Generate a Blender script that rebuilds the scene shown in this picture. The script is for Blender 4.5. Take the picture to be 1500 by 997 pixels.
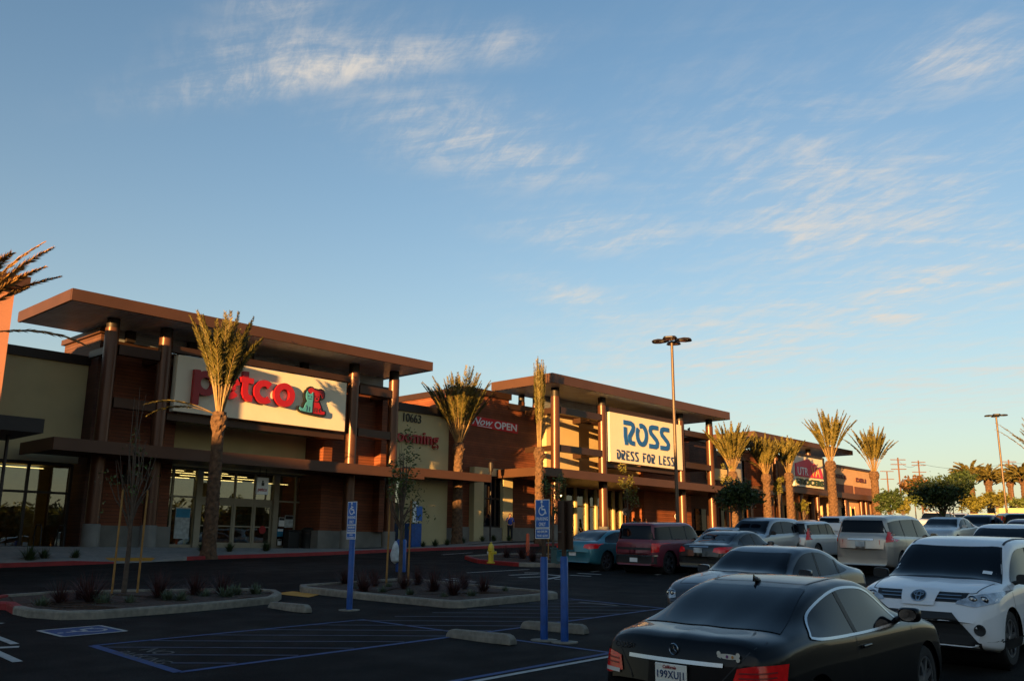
import bpy, bmesh, math, random
from mathutils import Vector, Matrix
from mathutils.bvhtree import BVHTree
rad=math.radians; sin=math.sin; cos=math.cos; PI=math.pi
random.seed(7)
for o in list(bpy.data.objects): bpy.data.objects.remove(o)
S=bpy.context.scene; COL=S.collection

# ---------------------------------------------------------------- camera
FPX=1337.0
pit,rol,yaw=rad(12.96),rad(0.407),rad(42.71)
Fv=Vector((cos(yaw)*cos(pit),sin(yaw)*cos(pit),sin(pit)))
R0=Vector((sin(yaw),-cos(yaw),0)); U0=R0.cross(Fv)
Rv=R0*cos(rol)+U0*sin(rol); Uv=U0*cos(rol)-R0*sin(rol)
cam=bpy.data.cameras.new('camera'); camo=bpy.data.objects.new('camera',cam); COL.objects.link(camo)
cam.sensor_width=36; cam.lens=36*FPX/1500; cam.clip_end=3000; cam.clip_start=.05
M=Matrix((Rv,Uv,-Fv)).transposed().to_4x4(); camo.matrix_world=M
S.camera=camo
# ---------------------------------------------------------------- light
SUN_AZ=rad(17); SUN_EL=rad(5.0)
sd=Vector((cos(SUN_EL)*cos(SUN_AZ),cos(SUN_EL)*sin(SUN_AZ),-sin(SUN_EL)))
sl=bpy.data.lights.new('sun','SUN'); so=bpy.data.objects.new('sun',sl); COL.objects.link(so)
sl.energy=5.0; sl.angle=rad(.5); sl.color=(1,.54,.17)
so.rotation_mode='QUATERNION'; so.rotation_quaternion=sd.to_track_quat('-Z','Y'); so.location=(-20,-20,30)
S.view_settings.view_transform='Standard'; S.view_settings.look='None'; S.view_settings.gamma=1
S.view_settings.exposure=1.9; S.view_settings.use_curve_mapping=False
W=bpy.data.worlds.new('World'); S.world=W; W.use_nodes=True
nt=W.node_tree; nt.nodes.clear(); N=nt.nodes.new; LK=nt.links.new
wo=N('ShaderNodeOutputWorld'); bg=N('ShaderNodeBackground'); LK(bg.outputs[0],wo.inputs[0])
sky=N('ShaderNodeTexSky'); sky.sky_type='NISHITA'; sky.sun_disc=False
sky.sun_elevation=SUN_EL; sky.sun_rotation=rad(253); sky.air_density=1.0; sky.dust_density=.5; sky.ozone_density=2.2
bg.inputs[1].default_value=.076
def ray(u,v): return Fv+Rv*((u-750)/FPX)+Uv*((498.5-v)/FPX)
def wm(op,*a):
    n=N('ShaderNodeMath'); n.operation=op
    for i,x in enumerate(a):
        if isinstance(x,(int,float)): n.inputs[i].default_value=x
        else: LK(x,n.inputs[i])
    return n.outputs[0]
tc=N('ShaderNodeTexCoord'); sx=N('ShaderNodeSeparateXYZ'); LK(tc.outputs['Generated'],sx.inputs[0])
den=wm('MAXIMUM',wm('ADD',sx.outputs[2],.06),.04)
px=wm('DIVIDE',sx.outputs[0],den); py=wm('DIVIDE',sx.outputs[1],den)
def pp(u,v):
    r=ray(u,v).normalized(); k=max(r.z+.06,.04); return Vector((r.x/k,r.y/k))
total=None
# thin cirrus patches high in the air: two ends of the streak, half width, strength
for (u0,v0,u1,v1,w,a) in ((270,135,690,68,.075,1.2),(300,110,560,50,.12,.8),(640,75,800,60,.08,.6),(540,150,850,260,.17,.95),(760,330,1010,350,.18,.85),
        (780,410,960,480,.13,1.0),(1120,180,1300,420,.36,1.0),(1290,100,1520,75,.13,1.1),(1200,330,1480,320,.5,.95),(1180,420,1500,440,.9,1.15),(900,470,1250,540,1.1,.95),(1250,520,1500,600,1.6,.8),(330,15,500,5,.06,.55)):
    p0,p1=pp(u0,v0),pp(u1,v1); c=(p0+p1)/2; h=(p1-p0)/2; L=h.length*1.15; d=h.normalized()
    qx=wm('SUBTRACT',px,c.x); qy=wm('SUBTRACT',py,c.y)
    s_=wm('DIVIDE',wm('ADD',wm('MULTIPLY',qx,d.x),wm('MULTIPLY',qy,d.y)),L)
    t_=wm('DIVIDE',wm('ADD',wm('MULTIPLY',qx,-d.y),wm('MULTIPLY',qy,d.x)),w)
    r2=wm('ADD',wm('MULTIPLY',s_,s_),wm('MULTIPLY',t_,t_))
    m=wm('MULTIPLY',wm('EXPONENT',wm('MULTIPLY',r2,-1.3)),a)
    total=m if total is None else wm('MAXIMUM',total,m)
cb=N('ShaderNodeCombineXYZ'); LK(px,cb.inputs[0]); LK(py,cb.inputs[1])
def wn(scale,rot,st,detail,dist=0):
    mp=N('ShaderNodeMapping'); mp.vector_type='TEXTURE'; mp.inputs['Rotation'].default_value=(0,0,rot); mp.inputs['Scale'].default_value=(st,1,1); LK(cb.outputs[0],mp.inputs[0])
    n=N('ShaderNodeTexNoise'); n.inputs['Scale'].default_value=scale; n.inputs['Detail'].default_value=detail; n.inputs['Roughness'].default_value=.68; n.inputs['Distortion'].default_value=dist
    LK(mp.outputs[0],n.inputs[0]); return n.outputs[0]
_q=pp(690,70)-pp(250,135); _a=math.atan2(_q.y,_q.x); _q2=pp(1480,360)-pp(1180,470); _b=math.atan2(_q2.y,_q2.x)
n1=wn(6.5,_a,3.2,11,.5); n2=wn(17,_b,3.0,10,.4)
nn=wm('ADD',wm('MULTIPLY',n1,.55),wm('MULTIPLY',n2,.45))
mr=N('ShaderNodeMapRange'); mr.interpolation_type='SMOOTHSTEP'; mr.inputs[1].default_value=.43; mr.inputs[2].default_value=.68; LK(nn,mr.inputs[0])
cm=wm('MULTIPLY',total,wm('ADD',wm('MULTIPLY',mr.outputs[0],.88),.10))
cm=wm('MINIMUM',wm('MULTIPLY',cm,1.0),.85)
hs=N('ShaderNodeHueSaturation'); hs.inputs['Saturation'].default_value=1.06; LK(sky.outputs[0],hs.inputs['Color'])
tint=N('ShaderNodeMixRGB'); tint.blend_type='MULTIPLY'; tint.inputs[0].default_value=1; tint.inputs[2].default_value=(1.0,1.01,1.0,1); LK(hs.outputs[0],tint.inputs[1])
cmix=N('ShaderNodeMixRGB'); LK(cm,cmix.inputs[0]); 
hz_=wm('MULTIPLY',wm('EXPONENT',wm('MULTIPLY',wm('MAXIMUM',sx.outputs[2],0.0),-5.2)),.80)
hmix=N('ShaderNodeMixRGB'); LK(hz_,hmix.inputs[0]); LK(tint.outputs[0],hmix.inputs[1]); hmix.inputs[2].default_value=(2.6,2.25,1.65,1)
LK(hmix.outputs[0],cmix.inputs[1]); cmix.inputs[2].default_value=(2.75,2.5,2.2,1)
SKYMIX=cmix
LK(cmix.outputs[0],bg.inputs[0])

# ---------------------------------------------------------------- helpers
Q0,Q1,Q2=-2.0312,.02884,.03028
def sm(a,b,x):
    t=min(1,max(0,(x-a)/(b-a))); return t*t*(3-2*t)
def T(x,y):
    s=Q1*x+Q2*y
    if s>5: s=5+2*math.tanh((s-5)/2)
    if s<-2: s=-2
    b=0
    if x>13.5:
        hd=math.degrees(math.atan2(y,x)); b=.055*min(x-13.5,18)*(1-sm(13,26,hd))*sm(-60,-5,hd)
    return Q0+s+b
def at_y(u,v,y): r=ray(u,v); return r*(y/r.y)
def at_x(u,v,x): r=ray(u,v); return r*(x/r.x)
def at_g(u,v,h=0):
    r=ray(u,v); t=(Q0+h)/(r.z-Q1*r.x-Q2*r.y); return r*t
def at_d(u,v,d): return ray(u,v)*d
def proj(P):
    d=P.dot(Fv); return 750+FPX*P.dot(Rv)/d, 498.5-FPX*P.dot(Uv)/d, d

class MB:
    def __init__(s): s.v=[]; s.f=[]
    def add(s,vs,fs):
        b=len(s.v); s.v+= [tuple(p) for p in vs]; s.f+=[tuple(i+b for i in f) for f in fs]; return s
    def box(s,x0,x1,y0,y1,z0,z1):
        return s.add([(x0,y0,z0),(x1,y0,z0),(x1,y1,z0),(x0,y1,z0),(x0,y0,z1),(x1,y0,z1),(x1,y1,z1),(x0,y1,z1)],
            [(0,3,2,1),(4,5,6,7),(0,1,5,4),(1,2,6,5),(2,3,7,6),(3,0,4,7)])
    def tube(s,pts,rs,n=10,cap=True,ecc=1):
        pts=[Vector(p) for p in pts]
        if not hasattr(rs,'__len__'): rs=[rs]*len(pts)
        ring=[]; ref=None
        for i,p in enumerate(pts):
            d=(pts[min(i+1,len(pts)-1)]-pts[max(i-1,0)]).normalized()
            if ref is None: ref=Vector((1,0,0)) if abs(d.x)<.9 else Vector((0,1,0))
            a=(ref-d*ref.dot(d)).normalized(); b=d.cross(a); ref=a
            ring.append([p+(a*cos(2*PI*k/n)+b*sin(2*PI*k/n)*ecc)*rs[i] for k in range(n)])
        b0=len(s.v)
        for r in ring: s.v+=[tuple(q) for q in r]
        for i in range(len(pts)-1):
            for k in range(n):
                a=b0+i*n+k; c=b0+i*n+(k+1)%n; s.f.append((a,c,c+n,a+n))
        if cap:
            s.f.append(tuple(b0+k for k in reversed(range(n)))); s.f.append(tuple(b0+(len(pts)-1)*n+k for k in range(n)))
        return s
    def lathe(s,prof,c=(0,0,0),n=24,axis='z'):
        b0=len(s.v); c=Vector(c)
        for r,h in prof:
            for k in range(n):
                a=2*PI*k/n
                if axis=='z': q=Vector((r*cos(a),r*sin(a),h))
                elif axis=='y': q=Vector((r*cos(a),h,r*sin(a)))
                else: q=Vector((h,r*cos(a),r*sin(a)))
                s.v.append(tuple(c+q))
        for i in range(len(prof)-1):
            for k in range(n):
                a=b0+i*n+k; d=b0+i*n+(k+1)%n; s.f.append((a,d,d+n,a+n))
        return s
    def prism(s,poly,y0,y1):   # polygon in x,z swept along y
        n=len(poly); b=len(s.v)
        s.v+=[(x,y0,z) for x,z in poly]+[(x,y1,z) for x,z in poly]
        s.f+=[tuple(b+i for i in range(n)),tuple(b+n+i for i in reversed(range(n)))]
        s.f+=[(b+i,b+n+i,b+n+(i+1)%n,b+(i+1)%n) for i in range(n)]
        return s
    def ribbon(s,pts,w,y0,y1,closed=False): # stroke in x,z of width w, thickness y0..y1 (y0 front)
        P=[Vector(p) for p in pts]; n=len(P); L=[];R=[]
        for i in range(n):
            a=P[(i-1)%n] if (closed or i>0) else P[i]; c=P[(i+1)%n] if (closed or i<n-1) else P[i]
            d0=(P[i]-a); d1=(c-P[i])
            if d0.length<1e-6: d0=d1
            if d1.length<1e-6: d1=d0
            d0.normalize(); d1.normalize(); t=(d0+d1)
            if t.length<1e-3: t=d0
            t.normalize(); nrm=Vector((-t.y,t.x)); k=min(2.0,1/max(.35,nrm.dot(Vector((-d0.y,d0.x)))))
            L.append(P[i]+nrm*w/2*k); R.append(P[i]-nrm*w/2*k)
        b=len(s.v)
        for q in L: s.v.append((q.x,y0,q.y))
        for q in R: s.v.append((q.x,y0,q.y))
        for q in L: s.v.append((q.x,y1,q.y))
        for q in R: s.v.append((q.x,y1,q.y))
        m=n if closed else n-1
        for i in range(m):
            j=(i+1)%n
            s.f+=[(b+i,b+j,b+n+j,b+n+i),(b+2*n+i,b+3*n+i,b+3*n+j,b+2*n+j),(b+i,b+2*n+i,b+2*n+j,b+j),(b+n+i,b+n+j,b+3*n+j,b+3*n+i)]
        if not closed:
            s.f+=[(b,b+n,b+3*n,b+2*n),(b+n-1,b+3*n-1,b+4*n-1,b+2*n-1)]
        return s
    def build(s,name,mat,parent=None,smooth=False,fixn=False,mat4=None,bevel=0):
        me=bpy.data.meshes.new(name); me.from_pydata(s.v,[],s.f); me.materials.append(mat)
        if fixn or smooth:
            bm=bmesh.new(); bm.from_mesh(me); bmesh.ops.recalc_face_normals(bm,faces=bm.faces); bm.to_mesh(me); bm.free()
        if smooth:
            me.polygons.foreach_set('use_smooth',[True]*len(me.polygons))
            if smooth!='all':
                try: me.set_sharp_from_angle(angle=rad(38))
                except Exception: pass
        if mat4 is not None: me.transform(mat4)
        o=bpy.data.objects.new(name,me); COL.objects.link(o)
        if parent is not None: o.parent=parent
        if bevel:
            b=o.modifiers.new('bevel','BEVEL'); b.width=bevel; b.segments=2; b.limit_method='ANGLE'
        return o
def tag(o,label,cat,group=None,kind=None):
    if label: o['label']=label
    if cat: o['category']=cat
    if group: o['group']=group
    if kind: o['kind']=kind
    return o
def struct(o): o['kind']='structure'; return o
def empty(name,loc,label,cat,group=None,rz=0):
    o=bpy.data.objects.new(name,None); COL.objects.link(o); o.location=loc; o.rotation_euler=(0,0,rz); o.empty_display_size=.3
    return tag(o,label,cat,group)
def copy_tree(o,parent=None):
    c=o.copy(); COL.objects.link(c)
    if parent is not None: c.parent=parent
    for ch in list(o.children): copy_tree(ch,c)
    return c

# ---------------------------------------------------------------- materials
MATS={}
def mat(name,col,rough=.7,metal=0,noise=.12,nscale=3.0,bump=0,bscale=20,spec=.4,coat=0,var=None,detail=4,coord='Object'):
    m=bpy.data.materials.new(name); m.use_nodes=True; t=m.node_tree; b=t.nodes['Principled BSDF']
    b.inputs['Roughness'].default_value=rough; b.inputs['Metallic'].default_value=metal
    b.inputs['Specular IOR Level'].default_value=spec
    if coat: b.inputs['Coat Weight'].default_value=coat; b.inputs['Coat Roughness'].default_value=.03
    tcn=t.nodes.new('ShaderNodeTexCoord'); nz=t.nodes.new('ShaderNodeTexNoise'); nz.inputs['Scale'].default_value=nscale; nz.inputs['Detail'].default_value=detail
    t.links.new(tcn.outputs[coord],nz.inputs['Vector'])
    mx=t.nodes.new('ShaderNodeMixRGB'); c=col
    mx.inputs[1].default_value=(c[0]*(1-noise),c[1]*(1-noise),c[2]*(1-noise),1)
    v=var if var else (min(1,c[0]*(1+noise)),min(1,c[1]*(1+noise)),min(1,c[2]*(1+noise)))
    mx.inputs[2].default_value=(*v,1)
    rp=t.nodes.new('ShaderNodeMapRange'); rp.inputs[1].default_value=.3; rp.inputs[2].default_value=.7
    t.links.new(nz.outputs[0],rp.inputs[0]); t.links.new(rp.outputs[0],mx.inputs[0]); t.links.new(mx.outputs[0],b.inputs['Base Color'])
    if bump:
        n2=t.nodes.new('ShaderNodeTexNoise'); n2.inputs['Scale'].default_value=bscale; n2.inputs['Detail'].default_value=3; t.links.new(tcn.outputs[coord],n2.inputs['Vector'])
        bp=t.nodes.new('ShaderNodeBump'); bp.inputs['Strength'].default_value=bump; bp.inputs['Distance'].default_value=.02
        t.links.new(n2.outputs[0],bp.inputs['Height']); t.links.new(bp.outputs[0],b.inputs['Normal'])
    MATS[name]=m; return m
def banded(name,col,axis,period,rough=.6,metal=0,dark=.45,depth=.02,duty=.12,noise=.2,sine=False):
    """boards / ribs: grooves at even spacing along one axis"""
    m=mat(name,col,rough,metal,noise,1.3); t=m.node_tree; b=t.nodes['Principled BSDF']
    tcn=[n for n in t.nodes if n.type=='TEX_COORD'][0]
    sp=t.nodes.new('ShaderNodeSeparateXYZ'); t.links.new(tcn.outputs['Object'],sp.inputs[0])
    def mm(op,a,bv):
        n=t.nodes.new('ShaderNodeMath'); n.operation=op
        for i,x in enumerate((a,bv)):
            if x is None: continue
            if isinstance(x,(int,float)): n.inputs[i].default_value=x
            else: t.links.new(x,n.inputs[i])
        return n.outputs[0]
    k=mm('DIVIDE',sp.outputs['XYZ'.index(axis)],period)
    if sine: h=mm('SINE',mm('MULTIPLY',k,2*PI),None)
    else:
        fr=mm('FRACT',k,None); h=mm('GREATER_THAN',fr,duty)
        fl=mm('FLOOR',k,None); wn_=t.nodes.new('ShaderNodeTexWhiteNoise'); wn_.noise_dimensions='1D'; t.links.new(fl,wn_.inputs['W'])
        hv=mm('ADD',mm('MULTIPLY',wn_.outputs[0],.3),.82)
        mul=t.nodes.new('ShaderNodeMixRGB'); mul.blend_type='MULTIPLY'; mul.inputs[0].default_value=1
        mx=[n for n in t.nodes if n.type=='MIX_RGB'][0]
        dk=mm('ADD',mm('MULTIPLY',h,1-dark),dark); tot=mm('MULTIPLY',dk,hv)
        t.links.new(mx.outputs[0],mul.inputs[1]); t.links.new(tot,mul.inputs[2]); t.links.new(mul.outputs[0],b.inputs['Base Color'])
        h=mm('MULTIPLY',h,mm('ADD',fr,.3))
    bp=t.nodes.new('ShaderNodeBump'); bp.inputs['Strength'].default_value=1; bp.inputs['Distance'].default_value=depth
    t.links.new(h,bp.inputs['Height']); t.links.new(bp.outputs[0],b.inputs['Normal'])
    return m
def emis(name,col,st):
    m=bpy.data.materials.new(name); m.use_nodes=True; b=m.node_tree.nodes['Principled BSDF']
    b.inputs['Base Color'].default_value=(*col,1); b.inputs['Emission Color'].default_value=(*col,1); b.inputs['Emission Strength'].default_value=st
    return m
def glassmat(name,tint,refl,rough=.01):
    m=bpy.data.materials.new(name); m.use_nodes=True; t=m.node_tree; t.nodes.clear()
    o=t.nodes.new('ShaderNodeOutputMaterial'); mx=t.nodes.new('ShaderNodeMixShader'); tr=t.nodes.new('ShaderNodeBsdfTransparent'); gl=t.nodes.new('ShaderNodeBsdfGlossy')
    tr.inputs[0].default_value=(*tint,1); gl.inputs['Roughness'].default_value=rough; gl.inputs[0].default_value=(.9,.95,.95,1)
    lw=t.nodes.new('ShaderNodeFresnel'); lw.inputs[0].default_value=1.5
    ad=t.nodes.new('ShaderNodeMath'); ad.operation='MULTIPLY_ADD'; ad.inputs[1].default_value=1.2; ad.inputs[2].default_value=refl; ad.use_clamp=True
    nz=t.nodes.new('ShaderNodeTexNoise'); nz.inputs['Scale'].default_value=.35; bp=t.nodes.new('ShaderNodeBump'); bp.inputs['Strength'].default_value=.25; bp.inputs['Distance'].default_value=.05
    tcn=t.nodes.new('ShaderNodeTexCoord'); t.links.new(tcn.outputs['Object'],nz.inputs['Vector']); t.links.new(nz.outputs[0],bp.inputs['Height']); t.links.new(bp.outputs[0],gl.inputs['Normal'])
    t.links.new(lw.outputs[0],ad.inputs[0]); t.links.new(ad.outputs[0],mx.inputs[0]); t.links.new(tr.outputs[0],mx.inputs[1]); t.links.new(gl.outputs[0],mx.inputs[2]); t.links.new(mx.outputs[0],o.inputs[0])
    return m
def paint(name,col,metal=.0,rough=.32,flake=.05):
    m=mat(name,col,rough,metal,flake,2.0,coat=.6,spec=.35); m.node_tree.nodes['Principled BSDF'].inputs['Coat IOR'].default_value=1.36; return m

asphalt=mat('asphalt',(.0145,.0130,.0115),.9,noise=.32,nscale=.35,spec=.08,bump=.5,bscale=90,detail=8)
def speckle(m,scale,amt):
    t=m.node_tree; b=t.nodes['Principled BSDF']; lk=b.inputs['Base Color'].links[0].from_socket
    tcn=[n for n in t.nodes if n.type=='TEX_COORD'][0]
    nz=t.nodes.new('ShaderNodeTexNoise'); nz.inputs['Scale'].default_value=scale; nz.inputs['Detail'].default_value=2; t.links.new(tcn.outputs['Object'],nz.inputs['Vector'])
    mr=t.nodes.new('ShaderNodeMapRange'); mr.inputs[1].default_value=.35; mr.inputs[2].default_value=.75; mr.inputs[3].default_value=1-amt; mr.inputs[4].default_value=1+amt*2
    mu=t.nodes.new('ShaderNodeMixRGB'); mu.blend_type='MULTIPLY'; mu.inputs[0].default_value=1
    t.links.new(nz.outputs[0],mr.inputs[0]); t.links.new(lk,mu.inputs[1]); t.links.new(mr.outputs[0],mu.inputs[2]); t.links.new(mu.outputs[0],b.inputs['Base Color'])
speckle(asphalt,45,.35)
speckle(asphalt,.55,.22)
speckle(asphalt,1.4,.22)
speckle(asphalt,.16,.18)
concrete=mat('concrete',(.20,.175,.135),.85,noise=.22,nscale=1.2,bump=.3,bscale=60); speckle(concrete,9,.15)
walkm=mat('walk concrete',(.22,.205,.18),.85,noise=.12,nscale=.8,bump=.2,bscale=60); speckle(walkm,5,.1)
redcurb=mat('red curb paint',(.24,.014,.014),.6,noise=.2); 
mulch=mat('bark mulch',(.055,.032,.02),.95,noise=.5,nscale=14,bump=1,bscale=60)
bluepaint=mat('blue marking paint',(.010,.045,.15),.7,noise=.3,nscale=9)
bluefaint=mat('worn blue marking',(.016,.026,.062),.75,noise=.45,nscale=7)
whitepaint=mat('white marking paint',(.36,.35,.32),.7,noise=.25,nscale=9)
wornpaint=mat('worn white paint',(.085,.083,.078),.8,noise=.4,nscale=12)
yellowmat=mat('yellow dome mat',(.50,.22,.015),.7,noise=.12)
brown=mat('dark bronze metal',(.046,.021,.011),.42,.35,.12,1.0)
fasciam=mat('copper brown fascia',(.080,.035,.018),.5,.25,.10,.8)
siding=banded('brown wood siding',(.19,.054,.020),'Z',.155,.65,0,.35,.02)
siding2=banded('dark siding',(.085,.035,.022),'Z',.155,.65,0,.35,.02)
cream=mat('cream stucco',(.47,.385,.205),.9,noise=.06,nscale=1,bump=.25,bscale=120)
cream2=mat('ochre stucco',(.55,.40,.20),.9,noise=.06,nscale=1,bump=.25,bscale=120)
signcream=mat('sign panel cream',(.72,.62,.46),.7,noise=.03,nscale=1)
pink=mat('terracotta stucco',(.52,.22,.13),.9,noise=.06,nscale=1,bump=.25,bscale=120)
tan=mat('tan stucco',(.50,.30,.17),.9,noise=.06,nscale=1,bump=.25,bscale=120)
stone=mat('split block',(.19,.178,.155),.9,noise=.12,nscale=2,bump=.4,bscale=30)
screen=banded('slatted screen',(.30,.32,.35),'Z',.11,.5,.3,.35,.02)
soffit=banded('corrugated deck',(.60,.72,.85),'Y',.26,.4,.25,.5,.03,sine=True,noise=.1)
darkmetal=mat('dark metal',(.022,.016,.014),.5,.3,.1)
framem=mat('clay aluminium frame',(.30,.26,.19),.5,.2,.05)
dkframe=mat('bronze frame',(.03,.022,.018),.5,.3,.05)
redm=mat('red sign plastic',(.32,.006,.010),.4,noise=.04)
redside=mat('dark red return',(.18,.01,.012),.5)
bluel=mat('sign blue',(.008,.085,.32),.4,noise=.04)
dkblue=mat('dark sign blue',(.012,.035,.12),.45,noise=.04)
tealm=mat('emblem teal',(.06,.28,.38),.5,noise=.04)
blackm=mat('black paint',(.012,.012,.012),.5,noise=.1)
whitem=mat('white plastic',(.75,.75,.73),.5,noise=.04)
green=mat('dark green sign',(.02,.045,.02),.5)
rubber=mat('rubber',(.018,.018,.018),.85,noise=.2,nscale=8)
alloy=mat('alloy',(.42,.42,.43),.3,.9,.1)
chrome=mat('chrome',(.42,.43,.45),.2,1,.02)
carglass=mat('tinted car glass',(.0035,.005,.008),.03,0,.1,1,spec=.4); carglass.node_tree.nodes['Principled BSDF'].inputs['IOR'].default_value=1.30
redlamp=mat('red lamp lens',(.75,.010,.012),.12,noise=.2,nscale=12,spec=.6)
amber=mat('amber lens',(.6,.16,.02),.15,noise=.1)
clearlamp=mat('headlamp lens',(.42,.44,.46),.08,.4,.45,9,spec=.8)
blacktrim=mat('black trim',(.012,.012,.013),.55,noise=.1)
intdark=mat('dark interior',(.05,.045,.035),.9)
shopglass=glassmat('shop glass',(.72,.74,.66),.07)
lampe=emis('fluorescent strip',(1,.70,.28),1.5)
warmwall=mat('shop wall',(.35,.28,.12),.9,noise=.15)
skin=mat('skin',(.45,.24,.16),.6)
bark=mat('tree bark',(.09,.06,.04),.9,noise=.3,nscale=10,bump=.6,bscale=30)
stake=mat('lodgepole stake',(.30,.145,.035),.8,noise=.25,nscale=6)
def leafm(name,c1,c2,sc=3):
    m=mat(name,c1,.55,0,.3,sc,var=c2,spec=.3); b=m.node_tree.nodes['Principled BSDF']
    return m
leafg=leafm('leaf green',(.045,.065,.014),(.10,.13,.025))
leafd=leafm('leaf dark',(.02,.038,.010),(.045,.07,.016))
leafy=leafm('leaf yellow',(.07,.075,.012),(.16,.14,.02))
palmleaf=leafm('date palm leaflet',(.055,.055,.014),(.16,.125,.028),2)
palmstem=mat('palm frond stem',(.24,.15,.055),.6,noise=.25,nscale=6)
palmtrunk=mat('palm bark',(.095,.05,.025),.9,noise=.5,nscale=7,bump=1,bscale=12)
redgrass=leafm('purple fountain grass',(.030,.010,.010),(.085,.026,.020),9)
greygreen=leafm('grey green ground cover',(.06,.085,.05),(.14,.17,.10),9)

palmdry=leafm('dry palm leaflet',(.20,.11,.035),(.38,.20,.06),2)
pinkred=mat('pink red sign',(.55,.02,.07),.45,noise=.05)
# ---------------------------------------------------------------- ground
def grid_ground():
    xs=[-300,-200,-120,-80,-50,-30]+[-20+2*i for i in range(85)]+[160,180,210,250,320,420,600]
    ys=[-300,-200,-120,-80,-60]+[-50+2*i for i in range(66)]+[90,110,140,180,240,320,450]
    vs=[(x,y,T(x,y)) for y in ys for x in xs]; n=len(xs)
    fs=[(j*n+i,j*n+i+1,(j+1)*n+i+1,(j+1)*n+i) for j in range(len(ys)-1) for i in range(n-1)]
    return MB().add(vs,fs)
struct(grid_ground().build('parking_lot',asphalt,smooth='all'))
def sheet(name,polys,m,dz=.004,kind='structure',parent=None):
    b=MB()
    for p in polys: b.add([(x,y,T(x,y)+dz) for x,y in p],[tuple(range(len(p)))])
    o=b.build(name,m,parent); bm=bmesh.new(); bm.from_mesh(o.data)
    for f in bm.faces:
        if f.normal.z<0: f.normal_flip()
    bm.to_mesh(o.data); bm.free()
    if kind: o['kind']=kind
    return o
def stroke(p0,p1,w):
    a=Vector(p0);b=Vector(p1); d=(b-a).normalized(); n=Vector((-d.y,d.x))*w/2
    k=max(1,int((b-a).length/3)); out=[]
    for i in range(k):
        s=a.lerp(b,i/k); e=a.lerp(b,(i+1)/k); out.append([tuple(s-n),tuple(e-n),tuple(e+n),tuple(s+n)])
    return out
def gp(u,v): p=at_g(u,v); return (p.x,p.y)
# access aisle: blue outline with hatching
A=gp(133,945);Bq=gp(254,985);C=gp(590,943.0);D=(10.75,11.28);E_=gp(506,903)
bl=[]
P1=gp(136,945);P2=gp(262,984)
bl+=stroke(P1,P2,.14)
x0,y0=P1; x1,y1=P2
yl=(y1)
bl+=stroke((x1,y1),(10.75,11.30),.11)          # near long line
bl+=stroke(P1,(11.3,14.15),.09)                # far long line
bl+=stroke((10.75,11.3),(13.2,11.35),.09)
ft=[]
def clipx(x0_,y0_,x1_,y1_,xa,xb):
    d=(x1_-x0_)
    if x1_<xa or x0_>xb: return
    if x0_<xa: y0_=y0_+(y1_-y0_)*(xa-x0_)/d; x0_=xa
    if x1_>xb: y1_=y0_+(y1_-y0_)*(xb-x0_)/(x1_-x0_); x1_=xb
    if abs(x1_-x0_)>.15: ft.extend(stroke((x0_,y0_),(x1_,y1_),.085))
for i in range(14):
    xx=4.2+i*.98; clipx(xx,14.15,xx+2.75,11.38,6.35,17.3)
bl+=stroke((11.25,14.15),(11.35,8.45),.09)
bl+=stroke((13.2,11.35),(17.3,11.45),.09); bl+=stroke((17.3,11.45),(17.45,14.2),.09)
bl+=stroke((7.2,8.42),(11.35,8.45),.10)
sheet('painted_hatching',ft,bluefaint,.005)
o=sheet('painted_aisle_lines',bl,bluepaint,.004)
wl=stroke((5.0,8.22),(11.1,8.25),.10)
wl+=stroke(gp(684,838.5),gp(775,833.5),.12)+stroke(gp(866,837),gp(925,831),.12)+stroke(gp(960,841.5),gp(1000,836.5),.12)
wl+=stroke(gp(648,812),gp(692,809),.14)+stroke(gp(735,816),gp(758,813.5),.12)
wl+=stroke((12.9,8.35),(18.0,8.4),.1)+stroke((12.9,5.9),(18,5.95),.1)
sheet('painted_stall_lines',wl,whitepaint,.006)
# wheelchair squares painted on the asphalt
def hcsquare(cx,cy,sz,rot,name='painted_wheelchair_square'):
    def tr(x,y): return (cx+x*cos(rot)-y*sin(rot), cy+x*sin(rot)+y*cos(rot))
    h=sz/2
    sheet(name,[[tr(-h,-h),tr(h,-h),tr(h,h),tr(-h,h)]],bluepaint,.005)
    st=[]
    for a,b in (((-h,-h),(h,-h)),((h,-h),(h,h)),((h,h),(-h,h)),((-h,h),(-h,-h))):
        st+=stroke(tr(*a),tr(*b),.07)
    k=sz*.36
    def arc(cx_,cy_,r,a0,a1,n=12): return [(cx_+r*cos(a0+(a1-a0)*i/n),cy_+r*sin(a0+(a1-a0)*i/n)) for i in range(n+1)]
    pts=arc(-.05*k,-.45*k,.55*k,rad(100),rad(350))
    for p,q in zip(pts[:-1],pts[1:]): st+=stroke(tr(*p),tr(*q),.06)
    for p,q in (((-.1*k,.75*k),(-.05*k,-.2*k)),((-.05*k,.3*k),(.4*k,.3*k)),((-.05*k,-.15*k),(.5*k,-.15*k)),((.5*k,-.15*k),(.75*k,-.8*k))): st+=stroke(tr(*p),tr(*q),.07)
    hd=arc(-.1*k,1.0*k,.14*k,0,2*PI,10)[:-1]; st.append([tr(*p) for p in hd])
    sheet(name+'_symbol',st,whitepaint,.009)
hcsquare(6.84,15.98,1.02,rad(90))
hcsquare(4.75,9.75,1.0,rad(90))
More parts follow.
